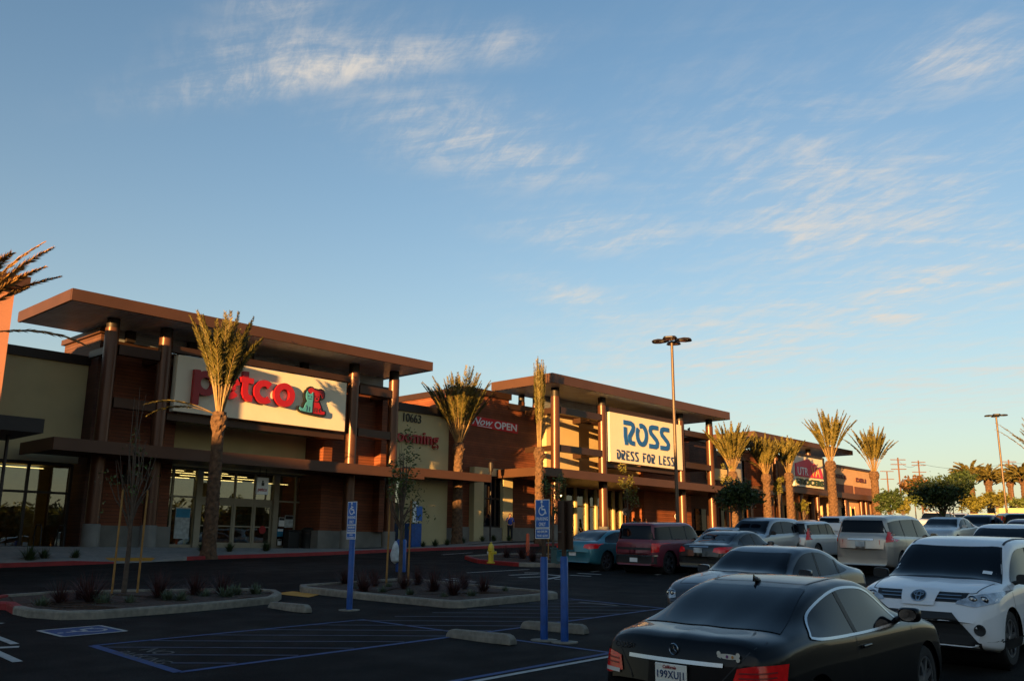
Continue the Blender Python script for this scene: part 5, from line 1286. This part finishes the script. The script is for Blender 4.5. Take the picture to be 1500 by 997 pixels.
for i,(x,y,h) in enumerate(((60,-42,8),(75,-48,9.5),(92,-44,8.5),(44,-46,7.5),(110,-50,9),(30,-44,7),(128,-52,10),(52,-52,8.6),(68,-53,9.2),(84,-54,9.8),(100,-56,8.2),(37,-53,9),(145,-54,9.4),(20,-48,8.8))):
    P=None; rng=random.Random(90+i); zb=T(x,y)
    tree('roadside_tree','%s roadside tree beyond the right side of the lot, seen in the shop windows'%('tall broad','rounded','dark leaning','short','wide','small','tallest','second-row narrow','second-row round','second-row ragged','second-row low','second-row dense','rightmost','leftmost')[i],'tree',x,y,h*.35,[(cos(a)*2.4,sin(a)*2.4,h*.62+rng.uniform(-1,1.2),2.6,2.4) for a in (0,1.3,2.6,3.9,5.2)],leafd,1500,.42,90+i,z=zb,tr=.22,group='roadside trees reflected in the shop windows')
# cream walls far off
wl_=empty('boundary_wall',(0,0,0),'sunlit cream boundary wall under the background palms at the right edge','wall')
a=at_d(1404,752,108); b=at_d(1530,750,108)
d_=(b-a).normalized(); n_=Vector((-d_.y,d_.x,0))*.3
bb=MB(); 
for s0,s1,hh in ((a,a.lerp(b,.45),1.4),(a.lerp(b,.46),b,2.0)):
    q=[s0-n_,s1-n_,s1+n_,s0+n_]; bb.add([(p.x,p.y,-1) for p in q]+[(p.x,p.y,T(p.x,p.y)+hh) for p in q],[(0,1,5,4),(1,2,6,5),(2,3,7,6),(3,0,4,7),(4,5,6,7)])
bb.build('wall_face',cream,wl_)

# ---------------------------------------------------------------- tufts in the islands
def tuft_mesh(seed,n=150,h=.55,sp=.55,w=.008):
    rng=random.Random(seed); b=MB()
    for k in range(n):
        a=rng.uniform(0,2*PI); th=rng.uniform(.05,sp*1.5); L=h*rng.uniform(.6,1.1); r0=rng.uniform(0,.07)
        p=Vector((r0*cos(a),r0*sin(a),0)); side=Vector((-sin(a),cos(a),0))*w; i=len(b.v)
        for j in range(4):
            t=j/3; tt=th*(1+.9*t*t); b.v+=[tuple(p-side*(1-t*.9)),tuple(p+side*(1-t*.9))]; p=p+Vector((cos(a)*sin(tt),sin(a)*sin(tt),cos(tt)))*L/3
        for j in range(3): b.f.append((i+2*j,i+2*j+1,i+2*j+3,i+2*j+2))
    return b
tm=[tuft_mesh(s,200,.55,.95,.009) for s in (1,2,3)]; gm_=[tuft_mesh(s+9,140,.20,.95,.016) for s in (1,2)]
TM=[];GM=[]
for b in tm:
    o=b.build('fountain_grass',redgrass); TM.append(o)
for b in gm_:
    o=b.build('ground_cover_plant',greygreen); GM.append(o)
def put_plants(px,src,size,cat,group,labf,hz=.11):
    for i,(u,v) in enumerate(px):
        s=src[i%len(src)]; o=s.copy(); COL.objects.link(o); P=at_g(u,v,hz); o.location=(P.x,P.y,T(P.x,P.y)+hz); rr=random.Random(i*7+int(u)); o.rotation_euler=(0,0,rr.uniform(0,6)); k=size*rr.uniform(.8,1.2); o.scale=(k,k,k)
        tag(o,labf(i),cat,group)
put_plants([(88,884),(132,883),(232,876),(286,872),(324,869),(118,879)],TM,1.15,'plant','purple grass tufts in the left island',lambda i:'dark red grass tuft in the left planting island')
put_plants([(532,866),(548,858),(592,862),(635,866),(664,872),(708,868),(612,856),(505,855),(680,862)],TM,1.05,'plant','purple grass tufts in the middle island',lambda i:'dark red grass tuft in the middle planting island')
put_plants([(150,885),(190,884),(245,879),(300,875),(345,872),(265,880),(330,876),(60,889),(375,870)],GM,1.2,'plant','low grey-green plants in the left island',lambda i:'low grey-green plant in the left planting island',.10)
put_plants([(520,862),(560,868),(600,872),(650,876),(690,874),(740,866),(570,860)],GM,.9,'plant','low green plants in the middle island',lambda i:'low green plant in the middle planting island',.10)
put_plants([(742,816),(765,818),(780,822)],TM,1.1,'plant','dark tufts beside the hydrant',lambda i:'dark grass tuft in the planting bed beside the yellow hydrant')
for s in TM+GM: bpy.data.objects.remove(s)
# plants at the foot of the shop front
shrub=tuft_mesh(77,150,.42,.8,.02)
so_=shrub.build('kerbside_shrub',leafd)
spots=[(12.7,34.6,1.3),(13.3,34.9,1.0),(14.4,34.9,.9),(20.2,36.3,1.1),(21.4,36.2,1.0),(23.2,36.2,1.1),(34.5,38.4,.8),(35.6,38.6,1.0),(36.8,38.9,.9),(38.6,39.5,1.0),(40.9,40.1,.9),(42.0,40.2,1.0),(43.4,40.2,.9)]
for i,(x,y,k) in enumerate(spots):
    o=so_.copy(); COL.objects.link(o); zc=max(T(x,curb_y(x))+.1, zf(x)*.5); o.location=(x,y,max(T(x,curb_y(x))+.13,zf(x)*sm(curb_y(x)+.2,38,y)+ (T(x,curb_y(x))+.13)*(1-sm(curb_y(x)+.2,38,y)))); o.scale=(k,k,k); o.rotation_euler=(0,0,i)
    tag(o,'low dark shrub in the planting strip along the shop fronts','plant','low shrubs along the shop fronts')
bpy.data.objects.remove(so_)

# ---------------------------------------------------------------- lamp poles and utility poles
polem=mat('bronze pole',(.10,.065,.04),.45,.3,.1)
def lot_light(label,u,vt,d,h,spread,heads=4,r=.085,yaw0=0):
    P=at_d(u,vt,d); zb=T(P.x,P.y); o=empty('lot_light',(P.x,P.y,zb),label,'lamp pole','parking lot lamp poles')
    H=P.z-zb
    MB().tube([(0,0,.7),(0,0,H)],[r,r*.8],12).build('pole',polem,o,smooth=True)
    MB().lathe([(.3,-.3),(.3,.68),(.24,.72),(0,.72)],(0,0,0),20).build('pole_base',concrete,o,smooth=True)
    for k in range(heads):
        a=yaw0+2*PI*k/heads; b=MB(); w=spread*.21; L=spread*.55
        prof=[(.14,.03,.06),(.32,.6*w,.10),(.55*L+.1,w,.11),(.9*L,w*.85,.09),(L,w*.5,.06)]
        V=[]
        for x,hw_,t in prof: V+=[(x,-hw_,.0),(x,hw_,.0),(x,hw_*.8,t),(x,-hw_*.8,t)]
        F=[(0,3,2,1),(16,17,18,19)]+[(4*i+j,4*i+(j+1)%4,4*i+4+(j+1)%4,4*i+4+j) for i in range(4) for j in range(4)]
        b.add(V,F); hd=b.build('lamp_head',darkmetal,o,fixn=True); hd.location=(0,0,H); hd.rotation_euler=(0,0,a)
        MB().box(.4*L,.85*L,-.6*w,.6*w,-.012,-.002).build('lens',clearlamp,hd)
    return o
lot_light('tall parking lot lamp with four heads standing in front of the clothing store sign',984,500,45,10,1.75,yaw0=rad(25))
lot_light('far parking lot lamp with splayed heads near the right edge of the view',1459,609,84,10,1.75,yaw0=rad(20),r=.10)
o=empty('walk_lamp',(0,0,0),'slim dark pedestrian lamp post before the pale doorway surround','lamp post'); P=at_y(718,790,39.9); o.location=(P.x,P.y,.42)
MB().tube([(0,0,-.2),(0,0,4.4)],[.06,.05],10).build('pole',darkmetal,o,smooth=True); MB().lathe([(.12,4.4),(.17,4.75),(.15,4.95),(0,5.0)],(0,0,0),14).build('lamp_shade',darkmetal,o,smooth=True)
MB().box(-.6,.6,-.02,.02,5.12,5.15).build('top_bar',darkmetal,o); 
wood=mat('utility pole wood',(.12,.06,.035),.9,noise=.3,nscale=5)
upos=[]
for u,vt,vb,arms,d,lab in ((1299,690,750,(0,.13),170,'shortest utility pole, leftmost behind the grocery end'),(1315,670,750,(.03,.10,.17),150,'tall utility pole with three crossarms left of the reddish tree'),(1345,674,750,(.03,.08,.19),165,'utility pole with three crossarms above the reddish background tree'),(1477,673,752,(.03,.08),150,'utility pole just right of the far parking lot lamp')):
    P=at_d(u,vt,d); zb=T(P.x,P.y)-1; H=P.z-zb; o=empty('utility_pole',(P.x,P.y,zb),lab,'utility pole','utility poles in the distance')
    MB().tube([(0,0,-1),(0,0,H)],[.17,.12],8).build('pole',wood,o); 
    for a in arms:
        z=H-a*11; 
        MB().box(-1.25,1.25,-.06,.06,z-.06,z+.06).build('crossarm',wood,o).rotation_euler=(0,0,rad(-47))
    upos.append(Vector((P.x,P.y,P.z)))
def wire(a,b,lab,sag=1.2,z=0):
    pts=[a.lerp(b,i/12)+Vector((0,0,z-sag*4*(i/12)*(1-i/12))) for i in range(13)]
    tag(MB().tube(pts,.022,4).build('overhead_wire',blackm),lab,'wire','overhead wires')
wire(upos[2],upos[3],'overhead wire running right from the third utility pole to the fourth',1.0,-.5); wire(upos[1],upos[2],'overhead wire between the two tall utility poles left of the palms',1.0,-.4)
wire(upos[3],upos[3]+Vector((40,-45,0)),'overhead wire leaving the right edge from the last utility pole',1.0,-.5)

# ---------------------------------------------------------------- accessible parking signs
signblue=mat('sign reflective blue',(.010,.115,.42),.4,noise=.03)
def sign_post(label,u,v,top_v,plates,face=-1,back=False,sl_h=1.3,d=None):
    P=at_g(u,v); x,y=P.x,P.y; z0=T(x,y); dd=P.dot(Fv); H=(v-top_v)*dd/FPX*1.0
    o=empty('parking_sign',(x,y,z0),label,'sign','accessible parking signs on blue posts')
    MB().lathe([(.22,-.02),(.215,.012),(.0,.016)],(0,0,0),20).build('footing',concrete,o)
    MB().lathe([(.062,.0),(.062,sl_h-.02),(.05,sl_h),(0,sl_h)],(0,0,0),20).build('post_sleeve',bluepaint_s,o,smooth=True)
    MB().box(-.025,.025,-.028,.028,sl_h,H).build('post',brown,o)
    z=H+.02
    for kind,h,w in plates:
        s=MB(); X=face*.034
        pl=MB().box(min(X,X+face*.006),max(X,X+face*.006),-w/2,w/2,z-h,z).build('sign_plate',whitem if not back else brown,o)
        if not back:
            X2=X+face*.0065
            MB().box(min(X2,X2+face*.001),max(X2,X2+face*.001),-w/2+.012,w/2-.012,z-h+.012,z-.012).build('sign_field',signblue,pl)
            X3=X2+face*.0025
            def tx(t,zc,hh,ww):
                me=text_mesh(t,hh,.002,bold=.012,width=ww); me.materials.append(whitem)
                for vv in me.vertices:
                    a,b_,c=vv.co; vv.co=(X3-face*b_, face*(a-ww/2), zc+c)
                oo=bpy.data.objects.new('sign_lettering',me); COL.objects.link(oo); oo.parent=pl
            if kind=='hc':
                b=MB(); sc=h*.23; cz=z-h*.30
                def Z(p,q): return (p*sc,q*sc)
                pts=[Z(-.05+.62*cos(rad(110)+rad(240)*i/16),-.45+.62*sin(rad(110)+rad(240)*i/16)) for i in range(17)]
                b.ribbon(pts,.018,-.002,0); b.ribbon([Z(-.12,.62),Z(-.05,-.22),Z(.50,-.22),Z(.78,-.92)],.022,-.002,0); b.ribbon([Z(-.1,.25),Z(.40,.25)],.018,-.0045,-.0021)
                b.add([(.02*0+Z(-.12,.95)[0]+.024*cos(2*PI*i/12),-.002,Z(-.12,.95)[1]+.024*sin(2*PI*i/12)) for i in range(12)],[tuple(range(12))])
                oo=b.build('wheelchair_symbol',whitem,pl); 
                for vv in oo.data.vertices: a,b_,c=vv.co; vv.co=(X3-face*b_*1,face*a,cz+c)
                tx('PARKING',z-h*.74,h*.12,w*.80); tx('ONLY',z-h*.93,h*.13,w*.48)
            elif kind=='fine': tx('MINIMUM',z-h*.45,h*.25,w*.7); tx('FINE $250',z-h*.85,h*.25,w*.75)
            elif kind=='van': tx('VAN',z-h*.45,h*.25,w*.35); tx('ACCESSIBLE',z-h*.85,h*.22,w*.8)
        z-=h+.006
    return o
bluepaint_s=mat('blue post sleeve',(.006,.062,.25),.4,noise=.25,nscale=5)
sign_post('blue wheelchair parking sign with three plates on a blue post, standing alone left of centre',511.5,893,738,(('hc',.48,.305),('fine',.15,.305),('van',.13,.305)),sl_h=1.42)
sign_post('blue wheelchair parking sign with two plates, left of the pair of blue posts',797,937,736,(('hc',.46,.305),('fine',.165,.305)),sl_h=1.30)
sign_post('brown back of a parking sign on the right one of the pair of blue posts',827,940,737,(('b',.50,.32),('b',.28,.32)),face=1,back=True,sl_h=1.32)
# wheel stops
def wheel_stop(label,p0,p1):
    a=Vector(p0);b=Vector(p1); d=(b-a); L=d.length; o=empty('wheel_stop',((a.x+b.x)/2,(a.y+b.y)/2,T((a.x+b.x)/2,(a.y+b.y)/2)),label,'wheel stop','concrete wheel stops'); o.rotation_euler=(rad(1.7),0,math.atan2(d.y,d.x))
    V=[];pr=[(-.5*L,.5),(-.47*L,.85),(-.42*L,1),(.42*L,1),(.47*L,.85),(.5*L,.5)]
    for x,k in pr: V+=[(x,-.085,-.01),(x,-.083,.06*k),(x,-.06,.125*k),(x,.06,.125*k),(x,.083,.06*k),(x,.085,-.01)]
    F=[(5,4,3,2,1,0),tuple(30+i for i in range(6))]+[(6*i+j,6*i+(j+1)%6,6*i+6+(j+1)%6,6*i+6+j) for i in range(5) for j in range(6)]
    m_=MB().add(V,F).build('concrete_block',concrete,o,fixn=True,bevel=.012); 
    for sx_ in (-.3*L,.3*L): MB().lathe([(0,.1265),(.018,.1265),(.018,.12)],(sx_,0,0),10).build('anchor_pin',darkmetal,o)
    o.scale=(1,1,1.15)
wheel_stop('concrete wheel stop in front of the empty accessible stall, nearest the camera',(10.86,11.38),(10.84,9.93))
wheel_stop('concrete wheel stop directly behind the pair of blue posts',(12.58,11.3),(12.68,9.95))
wheel_stop('weathered concrete wheel stop beside the left planting island and the yellow mat',gp(397,889),gp(452,898))
# hydrant
yel=mat('hydrant yellow',(.62,.42,.02),.4,noise=.1,coat=.3)
P=at_g(719,824,.12); hy=empty('fire_hydrant',(P.x,P.y,T(P.x,P.y)+.11),'yellow fire hydrant on the red kerbed island corner','hydrant')
MB().lathe([(.15,0),(.15,.05),(.10,.06),(.10,.42),(.13,.44),(.13,.48),(.11,.50),(.12,.58),(.08,.68),(.03,.72),(.03,.76),(0,.77)],(0,0,0),20).build('body',yel,hy,smooth=True)
for a in (0,PI/2,PI): 
    q=MB().lathe([(.05,.08),(.05,.17),(.065,.175),(.065,.21),(0,.215)],(0,0,0),14,'x').build('outlet',yel if a!=PI else whitem,hy,smooth=True); q.location=(0,0,.38); q.rotation_euler=(0,0,a+rad(-110))
org=mat('orange marker',(.62,.09,.02),.5)
P=at_g(773,816,.1); b=empty('orange_marker',(P.x,P.y,T(P.x,P.y)+.1),'upright orange-red safety marker beside the stake behind the hydrant','marker'); MB().lathe([(.11,0),(.09,.1),(.07,.95),(.03,1.0),(0,1.0)],(0,0,0),14).build('post',org,b,smooth=True); MB().lathe([(.2,0),(.2,.05),(.1,.08)],(0,0,0),14).build('foot',blackm,b)
P=at_g(822,826,.1); b=empty('utility_cabinet',(P.x,P.y,T(P.x,P.y)+.1),'small teal-grey utility cabinet behind the pair of blue posts','cabinet'); tc_=mat('cabinet teal',(.06,.12,.11),.6); Bx(b,'housing',tc_,[(-.3,.3,-.25,.25,0,.55)],bevel=.02); Bx(b,'lid',tc_,[(-.33,.33,-.28,.28,.553,.61)],bevel=.01)
# blue drop box by the wall, blue post in the island
b=empty('drop_box',(34.9,39.7,.12),'blue box with a white poster panel against the grooming wall','box'); Bx(b,'housing',bluepaint_s,[(-.38,.38,-.3,.3,0,1.35)],bevel=.03); Bx(b,'poster_panel',whitem,[(-.34,.1,-.33,-.305,1.4,2.55)]); Bx(b,'panel_band',signblue,[(-.1,.34,-.36,-.335,1.5,2.3)])
b=empty('blue_bollard',(20.6,24.0,T(20.6,24)),'short blue bollard with a pale bag hanging on its left side behind the thin tree','bollard'); MB().lathe([(.17,0),(.17,1.0),(.13,1.06),(0,1.06)],(0,0,0),18).build('sleeve',bluepaint_s,b,smooth=True)
MB().lathe([(0,.25),(.13,.35),(.17,.55),(.10,.85),(.03,1.0)],(-.30,-.05,0),12).build('hanging_bag',pale,b,smooth=True)
b=empty('litter_bin',(28.3,40.4,.05),'black litter bin beside the pet shop entrance','bin'); MB().lathe([(.26,0),(.3,.02),(.32,.85),(.34,.88),(.34,.95),(.2,1.05),(0,1.06)],(0,0,0),20).build('drum',blackm,b,smooth=True); MB().lathe([(.345,.70),(.345,.78)],(0,0,0),20).build('band',darkmetal,b)
b=empty('litter_bin',(27.55,40.7,.05),'lower black bin between the litter bin and the entrance doors','bin'); Bx(b,'drum',blackm,[(-.35,.3,-.25,.25,0,.85)],bevel=.05); Bx(b,'lid',darkmetal,[(-.37,.32,-.27,.27,.853,.92)],bevel=.02)
for x in (14.6,15.5):
    b=empty('bike_rack',(x,39.2,.0),'black hoop bike rack before the left shop window, %s'%('left hoop' if x<15 else 'right hoop'),'bike rack'); MB().tube([(0,-.35,-.1),(0,-.35,.7),(0,-.22,.88),(0,.22,.88),(0,.35,.7),(0,.35,-.1)],.028,8).build('hoop',blackm,b,smooth=True); Bx(b,'foot_plate',darkmetal,[(-.08,.08,-.45,-.25,0,.01)]); 

# ---------------------------------------------------------------- people
def skin_mesh(verts,edges,radii,name,m,parent,root=0,sub=2):
    me=bpy.data.meshes.new(name); me.from_pydata(verts,edges,[]); o=bpy.data.objects.new(name,me); COL.objects.link(o)
    md=o.modifiers.new('s','SKIN'); 
    for i,r_ in enumerate(radii):
        sv=me.skin_vertices[0].data[i]; sv.radius=(r_ if hasattr(r_,'__len__') else (r_,r_)); sv.use_root=(i==root)
    o.modifiers.new('u','SUBSURF').levels=sub; o.modifiers['u'].render_levels=sub
    dg=bpy.context.evaluated_depsgraph_get(); nm=bpy.data.meshes.new_from_object(o.evaluated_get(dg)); bpy.data.objects.remove(o)
    nm.materials.clear(); nm.materials.append(m); nm.polygons.foreach_set('use_smooth',[True]*len(nm.polygons)); nm.name=name
    o=bpy.data.objects.new(name,nm); COL.objects.link(o); o.parent=parent; return o
def person(label,x,y,z,rz,top,trou,hair,pose='phone',h=1.68,group=None):
    r=empty('person',(x,y,z),label,'person',group,rz); k=h/1.7; r.scale=(k,k,k)
    # facing -y ; x is its left
    J={'pel':(0,0,.95),'chest':(0,0,1.25),'neckb':(0,.01,1.42),'neck':(0,.0,1.50),'head':(0,-.02,1.60),'crown':(0,-.01,1.67),
       'shl':(.17,0,1.40),'shr':(-.17,0,1.40),'hl':(.09,0,.90),'hr':(-.09,0,.90),'kl':(.10,-.02,.50),'kr':(-.10,-.01,.50),'al':(.11,.02,.09),'ar':(-.11,.02,.09),'tl':(.12,-.13,.035),'tr':(-.12,-.13,.035)}
    if pose=='phone': J.update(el=(.25,-.02,1.14),wl=(.22,-.16,.93),hdl=(.21,-.20,.86),er=(-.27,-.08,1.17),wr=(-.13,-.20,1.38),hdr=(-.09,-.19,1.45))
    else: J.update(el=(.24,.03,1.14),wl=(.25,-.06,.90),hdl=(.25,-.09,.82),er=(-.24,.03,1.14),wr=(-.24,-.08,.90),hdr=(-.24,-.11,.82))
    nm=list(J); E=[('pel','chest'),('chest','neckb'),('neckb','neck'),('neck','head'),('head','crown'),('neckb','shl'),('neckb','shr'),('shl','el'),('el','wl'),('wl','hdl'),('shr','er'),('er','wr'),('wr','hdr'),('pel','hl'),('pel','hr'),('hl','kl'),('hr','kr'),('kl','al'),('kr','ar'),('al','tl'),('ar','tr')]
    R=dict(pel=(.14,.10),chest=(.14,.10),neckb=(.07,.06),neck=.05,head=(.075,.09),crown=(.06,.07),shl=.06,shr=.06,el=.042,er=.042,wl=.03,wr=.03,hdl=.035,hdr=.035,hl=.085,hr=.085,kl=.058,kr=.058,al=.042,ar=.042,tl=.035,tr=.035)
    body=skin_mesh([J[n] for n in nm],[(nm.index(a),nm.index(b)) for a,b in E],[R[n] for n in nm],'body',skin,r)
    T1=['pel','chest','neckb','shl','shr','el','er']; ET=[e for e in E if e[0] in T1 and e[1] in T1]
    skin_mesh([J[n] for n in T1],[(T1.index(a),T1.index(b)) for a,b in ET],[(tuple(q+.018 for q in R[n]) if hasattr(R[n],'__len__') else R[n]+.016) for n in T1],'shirt',top,r)
    T2=['pel','hl','hr','kl','kr','al','ar']; E2=[e for e in E if e[0] in T2 and e[1] in T2]
    skin_mesh([J[n] for n in T2],[(T2.index(a),T2.index(b)) for a,b in E2],[(tuple(q+.02 for q in R[n]) if hasattr(R[n],'__len__') else R[n]+.022) for n in T2],'trousers',trou,r)
    MB().lathe([(.0,1.735),(.05,1.725),(.088,1.68),(.10,1.62),(.09,1.54),(.06,1.50)],(0,.025,0),16).build('hair',hair,r,smooth=True)
    for sx_ in (-1,1): MB().lathe([(0,-.008),(.012,0),(0,.008)],(sx_*.032,-.098,1.605),8).build('eye',blackm,body)
    MB().tube([(0,-.10,1.60),(0,-.125,1.565),(0,-.10,1.56)],[.010,.016,.012],6).build('nose',skin,body); MB().box(-.022,.022,-.106,-.096,1.532,1.538).build('mouth',redside,body)
    for sx_,hn in ((1,'hdl'),(-1,'hdr')):
        q=Vector(J[hn]); d=(q-Vector(J['wl' if sx_>0 else 'wr'])).normalized()
        for i in range(4): MB().tube([q+Vector(((i-1.5)*.018,0,0)),q+Vector(((i-1.5)*.02,-.008,0))+d*(.075-.008*abs(i-1.2))],[.010,.007],6).build('finger',skin,body)
        MB().tube([q+Vector((-sx_*.03,0,0)),q+Vector((-sx_*.05,-.02,0))+d*.035],[.011,.008],6).build('thumb',skin,body)
    for sx_,an in ((1,'tl'),(-1,'tr')): MB().tube([(sx_*.11,.06,.045),(sx_*.115,-.05,.05),(sx_*.12,-.17,.03)],[.05,.05,.035],10,ecc=.8).build('shoe',blackm,r,smooth=True)
    return r
pw=at_y(747,790,40.3); pe=person('person in blue top and black trousers by the wall, hand raised to face',pw.x,40.3,zf(pw.x)+.02,rad(-35),mat('blue shirt',(.02,.05,.30),.8),mat('black trousers',(.012,.012,.015),.8),mat('brown hair',(.08,.03,.015),.7))
for u,y,c_,lab in ((929,40.5,(.01,.12,.08),'person in a green top before the clothing store, above the maroon SUV'),(938,41.0,(.02,.02,.03),'person in dark clothes between the two people in green and red tops'),(946,40.7,(.25,.03,.03),'person in a red top right of the others at the clothing store doors')):
    P=at_y(u,775,y); person(lab,P.x,y,zf(P.x),rad(150 if u!=938 else -40),mat('top',c_,.8),mat('dark trousers',(.015,.015,.02),.8),mat('dark hair',(.02,.012,.01),.7),'stand')
